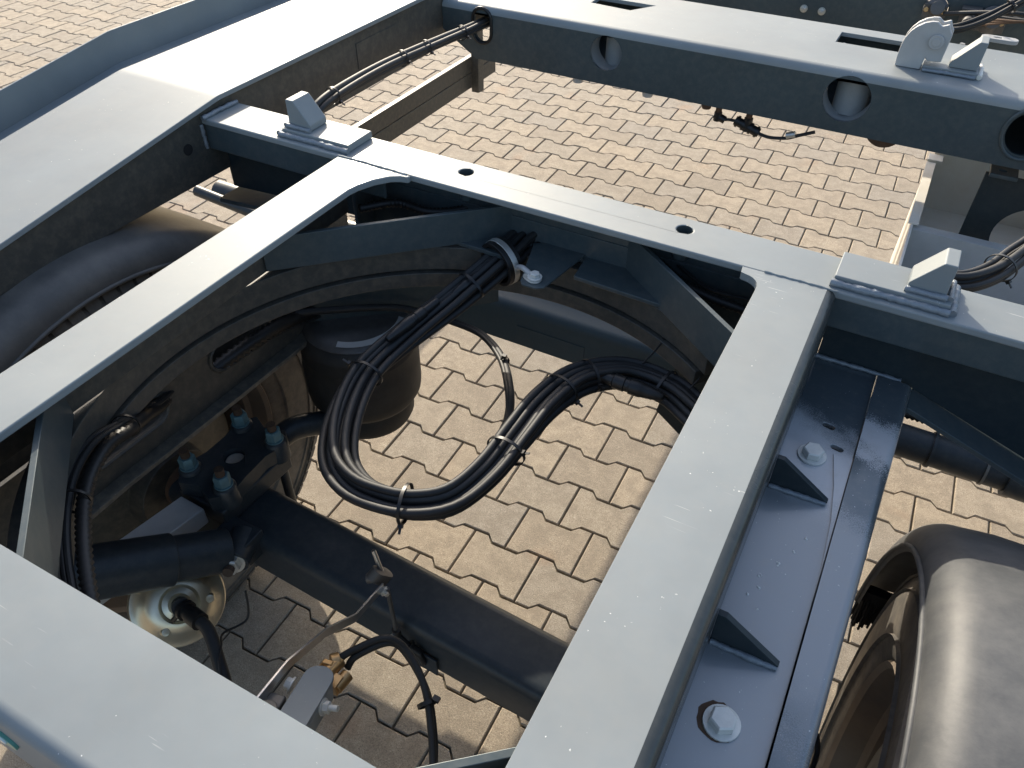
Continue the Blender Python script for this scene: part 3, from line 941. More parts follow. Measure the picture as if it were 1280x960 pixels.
# bogie cross beam
b_ = MB()
rr0 = .02
pr = [(1.195, .700)] + [(1.195 + rr0 - rr0 * math.cos(R(a)), .802 - rr0 + rr0 * math.sin(R(a))) for a in range(0, 91, 15)] + [(1.262, .802), (1.262, .792), (1.22, .792), (1.206, .78), (1.206, .700)]
b_.prism(pr, -.985, .075, 'x')
bc = b_.build('bogie_cross_beam', 'matteblue', TR, auto=50)
b_ = MB(); b_.prism([(-.615, .722), (-.455, .722), (-.455, .752), (-.615, .752)], 1.1935, 1.196, 'y'); b_.build('type_plate', 'matteblue', bc, bevel=.0008)
b_ = MB(); b_.prism([(-.265, .72), (-.20, .67), (-.10, .67), (-.10, .86), (-.24, .86)], 1.12, 1.128, 'y'); b_.build('corner_gusset', 'blackblue', bc, bevel=.001)

b_ = MB(); b_.box(-.985, .075, 1.40, 1.44, .80, .955); b_.build('added_shade_beam', 'matteblue', TR, bevel=.003)  # unseen beam added to keep sun off the cross beam's top
for s_, y_ in ((1, 0), (-1, 0)):
    X = lambda x: x if s_ > 0 else 2 * XC - x
    b_ = MB(); b_.add([(X(-.972), .935, .800), (X(-.735), 1.128, .792), (X(-.66), 1.194, .800), (X(-.66), 1.194, .93), (X(-.735), 1.128, .93), (X(-.972), .935, .93),
                       (X(-.975), .943, .800), (X(-.735), 1.137, .792), (X(-.66), 1.1945, .806), (X(-.66), 1.1945, .93), (X(-.735), 1.137, .93), (X(-.975), .943, .93)],
                      [(0, 1, 4, 5), (1, 2, 3, 4), (6, 7, 10, 11), (7, 8, 9, 10), (0, 1, 7, 6), (1, 2, 8, 7), (5, 4, 10, 11), (4, 3, 9, 10), (0, 6, 11, 5)])
    b_.build('corner_plate', 'web', TR, auto=50)
# bogie side beam with oval service openings
sbm = empty('bogie_side_beam', (0, 0, 0), parent=TR)
b_ = MB()
outl = [(-.1, .800), (.45, .805), (.72, .792), (.90, .785), (.935, .792), (.935, .938), (-.1, .938)]
b_.prism(outl, -.978, -.970, 'x', holes=[stadium(.775, .868, .165, .052, rot=R(-6)), stadium(.50, .872, .165, .056, rot=R(-2))])
b_.build('web_plate', 'bogie', sbm, bevel=.0008)
b_ = MB(); vs = []; fs = []
fl = outl[:5]
for (y, z) in fl:
    for x, dz in ((-1.04, -.001), (-.945, -.001), (-.945, -.010), (-1.04, -.010)): vs.append((x, y, z + dz))
for i in range(len(fl) - 1):
    for k in range(4): fs.append((i * 4 + k, i * 4 + (k + 1) % 4, (i + 1) * 4 + (k + 1) % 4, (i + 1) * 4 + k))
fs += [(0, 1, 2, 3), tuple(len(vs) - 4 + k for k in range(4))]
b_.add(vs, fs); b_.build('flange', 'flangedust', sbm, bevel=.001)
for cy, cz, an in ((.775, .868, -6), (.50, .872, -2)):
    b_ = MB(); p = [Vector((-.969, y, z)) for y, z in stadium(cy, cz, .172, .058, 10, R(an))]; p += p[:2]
    b_.tube(p, .004, 6, cap=False); b_.build('slot_rim', 'bogie', sbm, auto=60)
b_ = MB(); b_.box(-1.05, -1.04, -.1, 1.19, .80, .93); b_.build('back_plate', 'bogie', sbm)
# matching side beam on the right, under the tray
b_ = MB(); b_.prism([(y, z) for y, z in outl], .060, .068, 'x'); b_.build('right_web_plate', 'bogie', sbm)

# --- axle
ax = empty('axle', (0, 0, 0), parent=TR)
b_ = MB()
r0 = .022
sec = []
for (cy, cz, a0) in ((.687 - r0, .560 - r0, 0), (.567 + r0, .560 - r0, 90), (.567 + r0, .440 + r0, 180), (.687 - r0, .440 + r0, 270)):
    for a in range(0, 91, 18): sec.append((cy + r0 * math.cos(R(a0 + a)), cz + r0 * math.sin(R(a0 + a))))
b_.prism(sec, -1.10, .19, 'x')
b_.build('axle_beam', 'axle', ax, auto=40, T=YAW)
b_ = MB()
b_.cyl((-1.10, .627, .5), (-1.30, .627, .5), .05, 24); b_.build('stub_axle', 'rust', ax, T=YAW)
b_ = MB(); b_.cyl((.19, .627, .5), (.40, .627, .5), .05, 24); b_.build('stub_axle', 'rust', ax, T=YAW)

# axle clamp with four blue nuts
def spring_seat(xc, full=True):
    cl = empty('axle_clamp', (0, 0, 0), parent=TR)
    b_ = MB()
    # saddle plate, waisted
    ol = [(xc - .066, .735), (xc - .040, .765), (xc - .005, .750), (xc + .04, .765), (xc + .066, .735), (xc + .055, .69), (xc + .06, .63), (xc + .068, .585), (xc + .04, .555), (xc, .57), (xc - .04, .555), (xc - .068, .585), (xc - .055, .64), (xc - .055, .69)]
    b_.prism(ol, .605, .640, holes=[circle2(xc, .660, .021, n=20)])
    b_.build('saddle', 'axle', cl, bevel=.006, seg=3, T=YAW)
    b_ = MB(); b_.cyl((xc, .66, .606), (xc, .66, .628), .0195, 20); b_.build('centre_bolt', 'zinc', cl, bevel=.002, T=YAW)
    b_ = MB(); b_.box(xc - .060, xc + .060, .560, .745, .561, .6045); b_.build('spacer_block', 'axle', cl, bevel=.004, T=YAW)
    b_ = MB(); b_.box(xc - .052, xc + .052, .55, .705, .425, .4395); b_.build('lower_plate', 'axle', cl, bevel=.003, T=YAW)
    for dx, y in ((-.046, .729), (.046, .729), (-.046, .591), (.046, .591)):
        b_ = MB(); b_.lathe([(0, .60), (.024, .60), (.022, .645), (.017, .650), (0, .650)], (xc + dx, y, 0), (0, 0, 1), 20)
        b_.build('boss', 'axle', cl, T=YAW, auto=60)
        p = W((xc + dx, y, .650))
        hexbolt('nut', cl, p, (0, 0, 1), .0165, .024, .018, 'blue', stud=.016, studmat='stud', rot=random.random())
        b_ = MB(); b_.cyl((xc + dx, y, .60), (xc + dx, y, .41), .010, 12); b_.build('u_bolt', 'axle', cl, T=YAW)
    return cl
spring_seat(-.979)
spring_seat(2 * XC + .979)
# trailing arms (pale top face) and their rear ends to the air springs
for xc, mt_ in ((-.992, 'armlight'), (2 * XC + .992, 'armlight')):
    ar = empty('trailing_arm', (0, 0, 0), parent=TR)
    b_ = MB(); b_.prism([(.552, .560), (.552, .602), (.40, .624), (.20, .66), (.02, .69), (.02, .64), (.2, .61), (.4, .575)], xc - .031, xc + .031, 'x')
    b_.build('front_arm', [mt_], ar, bevel=.003, T=YAW)
    b_ = MB(); s_ = 1 if xc < XC else -1
    b_.tube(catmull([(xc + .012 * s_, .74, .585), (xc + .03 * s_, .80, .602), (xc + .06 * s_, .86, .585), (xc + .08 * s_, .92, .545), (xc + .09 * s_, 1.0, .520)], 6), .026, 14)
    b_.build('rear_arm', 'axle', ar, auto=60, T=YAW)
    b_ = MB(); b_.lathe([(0, -.06), (.05, -.06), (.052, -.05), (.052, .05), (.05, .06), (0, .06)], (xc, .0, .66), (1, 0, 0), 24); b_.build('pivot_bush', 'axle', ar)

# --- air springs
def air_spring(cx):
    a_ = empty('air_spring', (0, 0, 0), parent=TR)
    c = (cx, 1.005, 0)
    b_ = MB()
    pr = [(0, .795), (.094, .795), (.112, .785), (.121, .765)]
    for k in range(5):
        pr += [(.1235, .757 - k * .006), (.122, .754 - k * .006)]
    pr += [(.126, .70), (.126, .63), (.124, .612), (.116, .598), (.104, .592), (.090, .592)]
    b_.lathe(pr, c, (0, 0, 1), 56); b_.build('bellows', 'bellows', a_, auto=60)
    b_ = MB(); b_.lathe([(.098, .600), (.102, .575), (.104, .545), (.098, .532), (0, .532)], c, (0, 0, 1), 40); b_.build('piston', 'bellows', a_, auto=40)
    b_ = MB(); b_.lathe([(0, .803), (.09, .803), (.104, .797), (.112, .789), (.108, .783)], c, (0, 0, 1), 40); b_.build('top_plate', 'darksteel', a_)
air_spring(-.897); air_spring(2 * XC + .897)
b_ = MB(); b_.lathe([(.092, .8045), (.104, .7995)], (-.897, 1.005, 0), (0, 0, 1), 30, a0=R(-75), a1=R(25), ref=(1, 0, 0)); b_.build('crimp_band', 'hookgrey', TR)

# --- wheels and mudguards
def wheel(xi, s):
    """xi: inner sidewall x; s=+1 the wheel extends to +x"""
    w_ = empty('wheel', (0, 0, 0), parent=TR)
    c = (xi, .612, .494)
    pr = [(.285, .022), (.30, .004), (.34, -.004), (.40, -.006), (.44, .004), (.462, .016), (.466, .014), (.478, .030), (.490, .048), (.4945, .10), (.4945, .28), (.488, .335), (.47, .355), (.42, .385), (.35, .385), (.30, .372), (.285, .36)]
    b_ = MB(); b_.lathe([(r, h * s) for r, h in pr], c, (1, 0, 0), 96)
    tm = b_.build('tyre', 'rubber', w_, auto=40, T=YAW)
    # tread blocks on the shoulder and sidewall ribs
    b_ = MB()
    for i in range(84):
        a = 2 * PI * i / 84
        for (h0, h1, r0_, r1_) in ((.004, .056, .450, .501), (.06, .13, .49, .500), (.14, .24, .49, .500), (.25, .32, .49, .500)):
            da = PI / 84 * .78
            vs = []
            for aa in (a - da, a + da):
                for r, h in ((r0_, h0), (r1_, h0 + (.028 if h0 < .02 else 0)), (r1_, h1), (r0_, h1)):
                    vs.append((c[0] + h * s, c[1] + r * math.sin(aa), c[2] + r * math.cos(aa)))
            b_.add(vs, [(0, 1, 2, 3), (4, 5, 6, 7), (0, 1, 5, 4), (1, 2, 6, 5), (2, 3, 7, 6), (3, 0, 4, 7)])
    t_ = b_.build('tread', 'rubber', w_, T=YAW); t_['kind'] = 'stuff'
    b_ = MB()
    for r in (.33, .405, .432):
        b_.lathe([(r - .002, -.003 * s if r < .41 else .0), (r, -.0095 * s if r < .41 else -.003 * s), (r + .002, -.004 * s if r < .41 else .002 * s)], c, (1, 0, 0), 96)
    b_.build('sidewall_rib', 'rubber', w_, T=YAW)
    pr = [(.292, .018), (.296, .010), (.290, .004), (.282, .012), (.272, .050), (.262, .060), (.255, .10), (.250, .22), (.14, .24), (.12, .20), (.10, .20)]
    b_ = MB(); b_.lathe([(r, h * s) for r, h in pr], c, (1, 0, 0), 64); b_.build('rim', 'rim', w_, auto=30, T=YAW)
    b_ = MB(); b_.lathe([(0, -.01 * s), (.09, -.01 * s), (.095, .03 * s), (.19, .05 * s), (.205, .06 * s), (.205, .20 * s), (0, .2 * s)], c, (1, 0, 0), 48); b_.build('brake_drum', 'bogie', w_, bevel=.002, T=YAW)
wheel(-1.145, -1)
wheel(.222, 1)

def mudguard(xi, s, mat, y0, z0, r, a0, a1, wide=.44):
    g_ = empty('mudguard', (0, 0, 0), parent=TR)
    ri = .055
    pr = [(r - .055, .006)] + [(r - .05 + .05 * math.sin(R(a)), .056 - .05 * math.cos(R(a)) - .0) for a in range(0, 91, 10)]
    pr += [(r + .006, .10), (r + .008, wide / 2), (r + .006, wide - .10)] + [(r - .05 + .05 * math.cos(R(a)), wide - .056 + .05 * math.sin(R(a))) for a in range(0, 91, 15)] + [(r - .055, wide - .006)]
    inner = [(q - .005, h + (.005 if h < .05 else (-.005 if h > wide - .05 else 0))) for q, h in pr[::-1]]
    b_ = MB()
    full = [(q, h * s) for q, h in pr + inner]
    # angle measured from +y towards +z
    c = (xi, y0, z0)
    vs = []; fs = []; n_ = 64; m_ = len(full)
    for i in range(n_ + 1):
        a = R(a0 + (a1 - a0) * i / n_)
        for q, h in full: vs.append((c[0] + h, c[1] + q * math.cos(a), c[2] + q * math.sin(a)))
    for i in range(n_):
        for k in range(m_): fs.append((i * m_ + k, i * m_ + (k + 1) % m_, (i + 1) * m_ + (k + 1) % m_, (i + 1) * m_ + k))
    fs += [tuple(range(m_)), tuple(n_ * m_ + k for k in range(m_))]
    b_.add(vs, fs)
    b_.build('guard_shell', mat, g_, auto=40)
    # moulded rib lines across the shell
    b_ = MB()
    lip = [(c[0] + .005 * s, c[1] + (r - .052) * math.cos(R(a)), c[2] + (r - .052) * math.sin(R(a))) for a in [a0 + (a1 - a0) * i / 60 for i in range(61)]]
    b_.tube(lip, .0042, 8); b_.build('rolled_lip', mat, g_, auto=60)
    # spray brush flap at the front edge
    b_ = MB(); rb = random.Random(5)
    a = R(a0)
    base = Vector((0, c[1] + (r - .04) * math.cos(a), c[2] + (r - .04) * math.sin(a)))
    for i in range(420):
        x = c[0] + s * (.012 + (wide - .03) * i / 420) 
        L = .085 + rb.uniform(-.012, .006)
        p0 = Vector((x, base.y + rb.uniform(-.008, .008), base.z + .02)); b_.tube([p0, p0 + Vector((rb.uniform(-.004, .004), rb.uniform(-.01, .01) - .01, -L))], .0024, 4, cap=False)
    b_.box(min(c[0] + .01 * s, c[0] + (wide - .01) * s), max(c[0] + .01 * s, c[0] + (wide - .01) * s), base.y - .010, base.y + .010, base.z, base.z + .03)
    b_.build('spray_brush', 'black', g_)
    return g_
mg = mudguard(.192, 1, 'fender', .530, .470, .575, 2, 175)
ml = mudguard(-1.150, -1, 'fender_dust', .640, .470, .570, 2, 175)
# bracket hardware on the right guard
b_ = MB()
b_.box(.385, .50, 1.00, 1.05, .985, 1.0)
b_.tube(catmull([(.36, 1.03, .965), (.375, 1.06, .99), (.40, 1.07, 1.0), (.44, 1.05, .995), (.47, 1.03, .985)], 6), .008, 10)
b_.tube(catmull([(.40, 1.00, .99), (.42, 1.03, 1.01), (.45, 1.04, 1.01), (.47, 1.02, 1.0)], 6), .007, 10)
b_.build('guard_clamp', 'zinc', TR, auto=50)
b_ = MB(); b_.tube(catmull([(-1.19, 1.20, .80), (-1.17, 1.15, .83), (-1.14, 1.10, .84)], 5), .012, 8); b_.box(-1.20, -1.13, 1.09, 1.13, .82, .85)
b_.build('guard_clamp', 'darksteel', TR, bevel=.002)

# --- mudguard tubes across
tb = empty('support_tube', (0, 0, 0), parent=TR)
b_ = MB(); b_.cyl((.13, 1.475, .545), (.43, 1.475, .545), .037, 32); b_.build('tube', 'axle', tb)
b_ = MB(); b_.lathe([(.038, 0), (.041, 0), (.041, .006), (.038, .006)], (.262, 1.475, .545), (1, 0, 0), 32, closed=True); b_.build('tube_collar', 'axle', tb)
b_ = MB(); b_.cyl((.415, 1.475, .545), (.75, 1.475, .545), .046, 32); b_.build('tube_sleeve', 'axle', tb)
b_ = MB(); b_.box(.128, .134, 1.40, 1.55, .46, .62); b_.cyl((.134, 1.475, .545), (.142, 1.475, .545), .05, 24); b_.build('tube_flange', 'axle', tb, bevel=.002)
tb2 = empty('support_tube', (0, 0, 0), parent=TR)
b_ = MB(); b_.cyl((-1.80, 1.50, .62), (-1.22, 1.50, .62), .034, 32); b_.cyl((-1.22, 1.50, .62), (-.98, 1.50, .62), .042, 32); b_.build('tube', 'axle', tb2)
b_ = MB(); b_.cyl((-1.80, 1.42, .66), (-1.0, 1.42, .60), .016, 16); b_.build('lower_tube', 'axle', tb2)

# ------------------------------------------------------------------ shock absorber, brake chamber
sk = empty('shock_absorber', (0, 0, 0), parent=TR)
A0 = Vector((-.875, .556, .552)); A1 = Vector((-.985, .357, .652))
d = (A1 - A0)
b_ = MB(); b_.cyl(A0 + d * .10, A0 + d * .50, .042, 32); b_.build('dust_tube', 'axle', sk, bevel=.002)
b_ = MB(); b_.cyl(A0 + d * .5005, A0 + d * 1.4, .048, 32); b_.build('body_tube', 'axle', sk, bevel=.002)
b_ = MB(); b_.cyl(A0 + Vector((-.012, .03, 0)), A0 + Vector((.012, -.03, 0)), .030, 24); b_.build('end_eye', 'axle', sk, bevel=.002)
b_ = MB(); b_.box(-.93, -.85, .55, .60, .515, .575); b_.build('bracket', 'axle', sk, bevel=.003)
hexbolt('nut', sk, A0 + Vector((.014, -.032, .004)), (.45, -.8, .25), .018, .016, .024, 'zinc', stud=.012, studmat='stud', rot=.3)

bk = empty('brake_chamber', (0, 0, 0), parent=TR)
BC = Vector((-.922, .430, .505)); BA = Vector((.62, -.28, .60)).normalized()
b_ = MB()
b_.lathe([(0, .030), (.016, .030), (.020, .022), (.030, .018), (.036, .024), (.050, .022), (.060, .012), (.068, .0), (.078, -.006), (.083, -.008), (.086, -.014), (.086, -.024), (.080, -.028), (.075, -.06), (.06, -.08), (0, -.08)], BC, BA, 48)
b_.build('pressure_plate', 'gold', bk, auto=40)
u = BA.cross(Vector((0, 0, 1))).normalized(); v_ = BA.cross(u)
for ang_ in (40, 160, 285):
    c = BC + (u * math.cos(R(ang_)) + v_ * math.sin(R(ang_))) * .053 + BA * .019
    b_ = MB(); b_.lathe([(0, .005), (.007, .004), (.009, .0), (.010, -.004)], c, BA, 16); b_.build('knob', 'gold', bk)
b_ = MB(); b_.cyl(BC + BA * .02, BC + BA * .048, .010, 16); b_.build('port', 'zinc', bk)
c0 = BC + BA * .048
b_ = MB()
d1 = Vector((.62, -.10, .10)).normalized()
b_.cyl(c0 - BA * .01, c0 + BA * .012, .0165, 16); b_.cyl(c0 - d1 * .004, c0 + d1 * .034, .014, 16)
b_.cyl(c0 + d1 * .012, c0 + d1 * .020, .019, 16); b_.tube([c0 + Vector((0, -.01, -.012)), c0 + Vector((-.012, -.018, -.03))], .005, 8)
b_.cyl(c0 + d1 * .034, c0 + d1 * .062, .0165, 16)
b_.build('elbow_fitting', 'tie', bk, auto=40)
hs = c0 + d1 * .055
b_ = MB(); b_.tube(catmull([hs, hs + Vector((.03, -.006, -.004)), (-.762, .372, .52), (-.725, .345, .50), (-.705, .315, .48), (-.70, .28, .47)], 8), .0115, 14)
b_.build('air_hose', 'cable', bk)
b_ = MB(); b_.tube(catmull([(-.80, .49, .55), (-.795, .47, .49), (-.80, .42, .51), (-.775, .395, .53), (-.755, .37, .535), (-.735, .345, .515), (-.722, .30, .49)], 8), .0022, 6); b_.build('sensor_wire', 'cable', bk)

# ------------------------------------------------------------------ cables
def bundle(name, guide, n, br, r, seedv, mat='cable', flat=1.0, parent=None, tw=1.6, step=.012, ties=(), tiemat='tie', tail=True, label=None, cat='cable bundle'):
    """n sheathed cables laid round a common guide curve, with ties"""
    p_ = empty(name, (0, 0, 0), label=label, cat=cat) if label else empty(name, (0, 0, 0), parent=parent or TR)
    g = resample(catmull(guide, 14), step)
    rr = random.Random(seedv)
    L = len(g)
    # frames
    fr = []
    for i in range(L):
        t = (g[min(i + 1, L - 1)] - g[max(i - 1, 0)]).normalized()
        side = t.cross(Vector((0, 0, 1))).normalized(); up = side.cross(t)
        fr.append((t, side, up))
    for k in range(n):
        if k == 0: rad, a = 0, 0
        else:
            inner = min(5, n - 1)
            if k <= inner: rad = br * (.62 if n > 6 else .85); a = 2 * PI * k / inner
            else: rad = br * 1.12; a = 2 * PI * k / (n - 1 - inner) + .4
        a += rr.uniform(-.2, .2)
        ph = rr.uniform(0, 6); am = rr.uniform(.1, .3) * br * .4
        pts = []
        for i in range(L):
            s_ = i / max(1, L - 1)
            aa = a + tw * s_ + .16 * math.sin(s_ * 9 + ph)
            wob = am * math.sin(s_ * 13 + ph)
            t, sd_, up = fr[i]
            pts.append(g[i] + sd_ * (math.cos(aa) * rad + wob) + up * (math.sin(aa) * rad * flat))
        b_ = MB(); b_.tube(pts, r * rr.choice((.88, 1, 1, 1.08)), 10)
        b_.build('cable', mat, p_, auto=80)
    for s_ in ties:
        i = int(s_ * (L - 1)); t, sd_, up = fr[i]
        R_ = br * 1.12 + r * .95 if n > 6 else br * .95 + r * 1.2
        Rv = (br * 1.12) * flat + r * 1.05 if n > 6 else br * .9 * flat + r * 1.3
        b_ = MB()
        for dt in (-.0022, 0, .0022): pass
        lo = []
        for q in range(29):
            a = 2 * PI * q / 28
            lo.append(g[i] + sd_ * math.cos(a) * R_ + up * math.sin(a) * Rv + t * rr.uniform(-.0003, .0003))
        vs = []; fs = []
        for q in range(28):
            a = 2 * PI * q / 28
            nrm = (sd_ * math.cos(a) + up * math.sin(a))
            for dt, dr in ((-.0024, 0), (.0024, 0), (.0024, .0014), (-.0024, .0014)):
                vs.append(lo[q] + t * dt + nrm * dr)
        for q in range(28):
            q2 = (q + 1) % 28
            for k2 in range(4): fs.append((q * 4 + k2, q * 4 + (k2 + 1) % 4, q2 * 4 + (k2 + 1) % 4, q2 * 4 + k2))
        b_.add(vs, fs)
        # head and cut tail of the tie
        a = rr.uniform(-.9, .5)
        nrm = (sd_ * math.cos(a) + up * math.sin(a)); hc = g[i] + sd_ * math.cos(a) * R_ + up * math.sin(a) * Rv + nrm * .002
        tg = nrm.cross(t)
        Tm = Matrix.Translation(hc) @ Matrix((t, tg, nrm)).transposed().to_4x4()
        b_.box(-.0035, .0035, -.003, .003, -.002, .0035, Tm)
        if tail: b_.box(-.0018, .0018, -.0006, .0006, .003, .012, Tm)
        b_.build('cable_tie', tiemat, p_)
    return p_, g, fr

zc = .955
loop = [(-.495, 1.18, 1.05), (-.520, 1.13, 1.052), (-.545, 1.085, 1.045), (-.558, 1.04, 1.032), (-.604, .93, .99), (-.640, .82, .965), (-.650, .730, .955), (-.624, .642, .952), (-.580, .570, .950), (-.530, .538, .950),
        (-.478, .535, .950), (-.432, .545, .952), (-.392, .575, .955), (-.372, .640, .957), (-.366, .72, .960), (-.360, .80, .962), (-.340, .875, .960), (-.300, .925, .955), (-.258, .944, .950), (-.20, .935, .95), (-.15, .905, .95), (-.09, .86, .955), (-.03, .80, .96)]
mb, g, fr = bundle('cable_loop', loop, 10, .0212, .0066, 4, flat=.72, tw=3.0, ties=(.155, .315, .52, .635, .735, .775, .86, .925),
    label='thick black cable bundle hanging in a big S loop inside the frame opening')
# pale tie nearest the clamp
# in-line connectors on the loop
def connector(p0, p1, r, name='connector'):
    p0 = Vector(p0); p1 = Vector(p1); d = p1 - p0
    c_ = MB()
    st_ = [(0, .45), (.02, .75), (.28, .8), (.30, 1.0), (.45, 1.02), (.46, .9), (.52, .9), (.53, 1.05), (.68, 1.05), (.70, .95), (.80, .85), (.97, .6), (1, .45)]
    c_.tube([p0 + d * t for t, _ in st_], [r * q for _, q in st_], 18)
    o_ = c_.build(name, 'tie', mb, auto=40)
    return o_
connector((-.322, .900, .962), (-.205, .900, .962), .0125)
connector((-.618, .905, 1.000), (-.645, .790, .985), .0105)
connector((-.578, 1.005, 1.018), (-.603, .930, 1.002), .0095)
# thin loose cable looping off to the right
b_ = MB(); b_.tube(catmull([(-.955, .90, .855), (-.90, .955, .848), (-.82, 1.02, .84), (-.77, 1.06, .82), (-.70, 1.075, .81), (-.62, 1.055, .82), (-.545, 1.00, .83), (-.475, .90, .86), (-.425, .80, .90), (-.40, .72, .93), (-.385, .66, .945)], 10), .0075, 12)
lc = empty('loose_cable', (0, 0, 0), 'single thin black cable curving over the paving, right of the air spring', 'cable')
b_.build('cable', 'cable', lc)
b_ = MB(); b_.tube(catmull([(-.70, 1.067, .815), (-.62, 1.047, .825), (-.545, .99, .835), (-.475, .89, .865), (-.42, .79, .905)], 10), .0045, 10); b_.build('wire', 'cable', lc)
for c_ in ((-.735, 1.073, .812), (-.535, .99, .834)):
    b_ = MB(); b_.lathe([(.0095, -.0025), (.0105, -.0025), (.0105, .0025), (.0095, .0025)], c_, (.8, -.5, .1), 16, closed=True); b_.box(c_[0] - .004, c_[0] + .004, c_[1] - .004, c_[1] + .004, c_[2] + .009, c_[2] + .016)
    b_.build('cable_tie', 'tie', lc)
# ties fixing the loop to the beam
for (x, y) in ((-.262, .968), (-.175, .945)):
    b_ = MB(); b_.tube([(x, y - .01, .965), (x + .01, y + .02, .975), (x + .016, y + .045, .985)], .0016, 6); b_.box(x + .012, x + .020, y + .042, y + .050, .982, .990)
    b_.build('fixing_tie', 'tie', TR)

# P clip on its tab plate
pc = empty('pipe_clip', (0, 0, 0), parent=TR)
b_ = MB(); b_.prism([(-.522, 1.075), (-.490, .962), (-.483, .953), (-.458, .953), (-.446, .962), (-.424, 1.10), (-.44, 1.12)], 1.0465, 1.0505)
b_.build('tab_plate', 'web', pc, bevel=.0015)
cc = Vector((-.5610, 1.028, 1.026)); tdir = Vector((-.4, -1, -.12)).normalized()
sdv = tdir.cross(Vector((0, 0, 1))).normalized(); upv = sdv.cross(tdir)
def band(r0_, r1_, hw, name, mat):
    b_ = MB(); b_.lathe([(r0_, -hw), (r1_, -hw), (r1_, hw), (r0_, hw)], cc, tdir, 48, closed=True)
    return b_.build(name, mat, pc, bevel=.001)
band(.0345, .0420, .0145, 'rubber_liner', 'tie')
band(.0422, .0436, .0055, 'steel_band', 'zinc')
b_ = MB(); b_.tube(catmull([cc + sdv * -.040 + upv * .006, cc + sdv * -.046 + upv * .012, Vector((-.500, .990, 1.0545)), Vector((-.476, .977, 1.0545))], 6), .0048, 10); b_.build('clip_foot', 'hookgrey', pc, auto=60)
b_ = MB(); b_.prism(stadium(-.474, .975, .036, .026, rot=R(-30)), 1.051, 1.0535); b_.build('clip_lug', 'zinc', pc, bevel=.0006)
hexbolt('bolt', pc, (-.470, .975, 1.0537), (0, 0, 1), .0085, .007, .0125, 'flake')

# corrugated conduit lines
def conduit(name, pts, r, mat='hose', parent=None, rib=.17, step=None):
    g_ = resample(catmull(pts, 14), step or r * .5)
    b_ = MB(); b_.tube(g_, r, 12, ribs=rib)
    return b_.build(name, mat, parent or TR, auto=70)
conduit('conduit', [(-.835, .99, 1.075), (-.79, 1.045, 1.072), (-.73, 1.055, 1.066), (-.68, 1.08, 1.070), (-.63, 1.12, 1.085), (-.57, 1.15, 1.085)], .0075)
conduit('conduit', [(-.40, 1.15, 1.085), (-.34, 1.125, 1.08), (-.27, 1.07, 1.07), (-.20, 1.045, 1.065), (-.11, 1.04, 1.062)], .0075)
b_ = MB(); b_.tube(catmull([(-.33, 1.13, 1.09), (-.27, 1.09, 1.08), (-.20, 1.06, 1.07), (-.12, 1.065, 1.07)], 8), .003, 8); b_.build('wire', 'cable', TR)
conduit('conduit', [(-.985, .70, .845), (-.968, .76, .858), (-.955, .83, .862), (-.955, .90, .845), (-.96, .955, .822)], .013)
conduit('conduit', [(-.985, .60, .862), (-.955, .56, .885), (-.905, .505, .935), (-.858, .450, .978), (-.836, .395, 1.0), (-.800, .333, 1.0), (-.735, .270, .99), (-.665, .215, .965), (-.60, .17, .92)], .0088)
b_ = MB()
for dx in (-.014, -.024):
    b_.tube(catmull([(-.97 + dx, .62, .87), (-.945 + dx * .5, .565, .895), (-.90 + dx * .6, .50, .942), (-.858 + dx * .7, .445, .985), (-.838 + dx, .388, 1.004), (-.802 + dx, .325, 1.004), (-.740 + dx, .262, .993), (-.665 + dx, .207, .967), (-.60, .16, .92)], 10), .005, 10)
b_.build('side_cable', 'cable', TR)
for c_ in ((-.866, .452, .975), (-.788, .310, 1.0)):
    b_ = MB(); b_.lathe([(.019, -.002), (.0205, -.002), (.0205, .002), (.019, .002)], (c_[0] - .006, c_[1], c_[2]), (.6, -.8, .1), 20, closed=True); b_.build('cable_tie', 'tie', TR)
# pale tube running on to the air spring
b_ = MB(); b_.tube(catmull([(-.965, .78, .846), (-.952, .86, .842), (-.95, .95, .815), (-.945, 1.05, .795), (-.93, 1.12, .79), (-.89, 1.17, .795)], 10), .005, 10); b_.build('air_pipe', 'cable', TR)
for y, z in ((.97, .838), (1.06, .82)):
    b_ = MB(); b_.tube([(-.955, y, z - .03), (-.966, y + .003, z + .005)], .002, 6); b_.cyl((-.968, y, z + .003), (-.958, y, z + .003), .005, 8); b_.build('fixing_tie', 'tie', TR)

# upper left bundle along the outer beam into the front beam
bundle('side_bundle', [(-1.09, 1.16, 1.00), (-1.092, 1.175, 1.07), (-1.095, 1.195, 1.115), (-1.10, 1.25, 1.130), (-1.11, 1.40, 1.128), (-1.113, 1.55, 1.122), (-1.105, 1.72, 1.115), (-1.098, 1.86, 1.108), (-1.098, 2.05, 1.10)], 5, .0095, .0068, 12, tw=1.0, ties=(.22, .50, .60, .76, .92),
    label='black cable bundle running along the upper left beam into the oval hole')
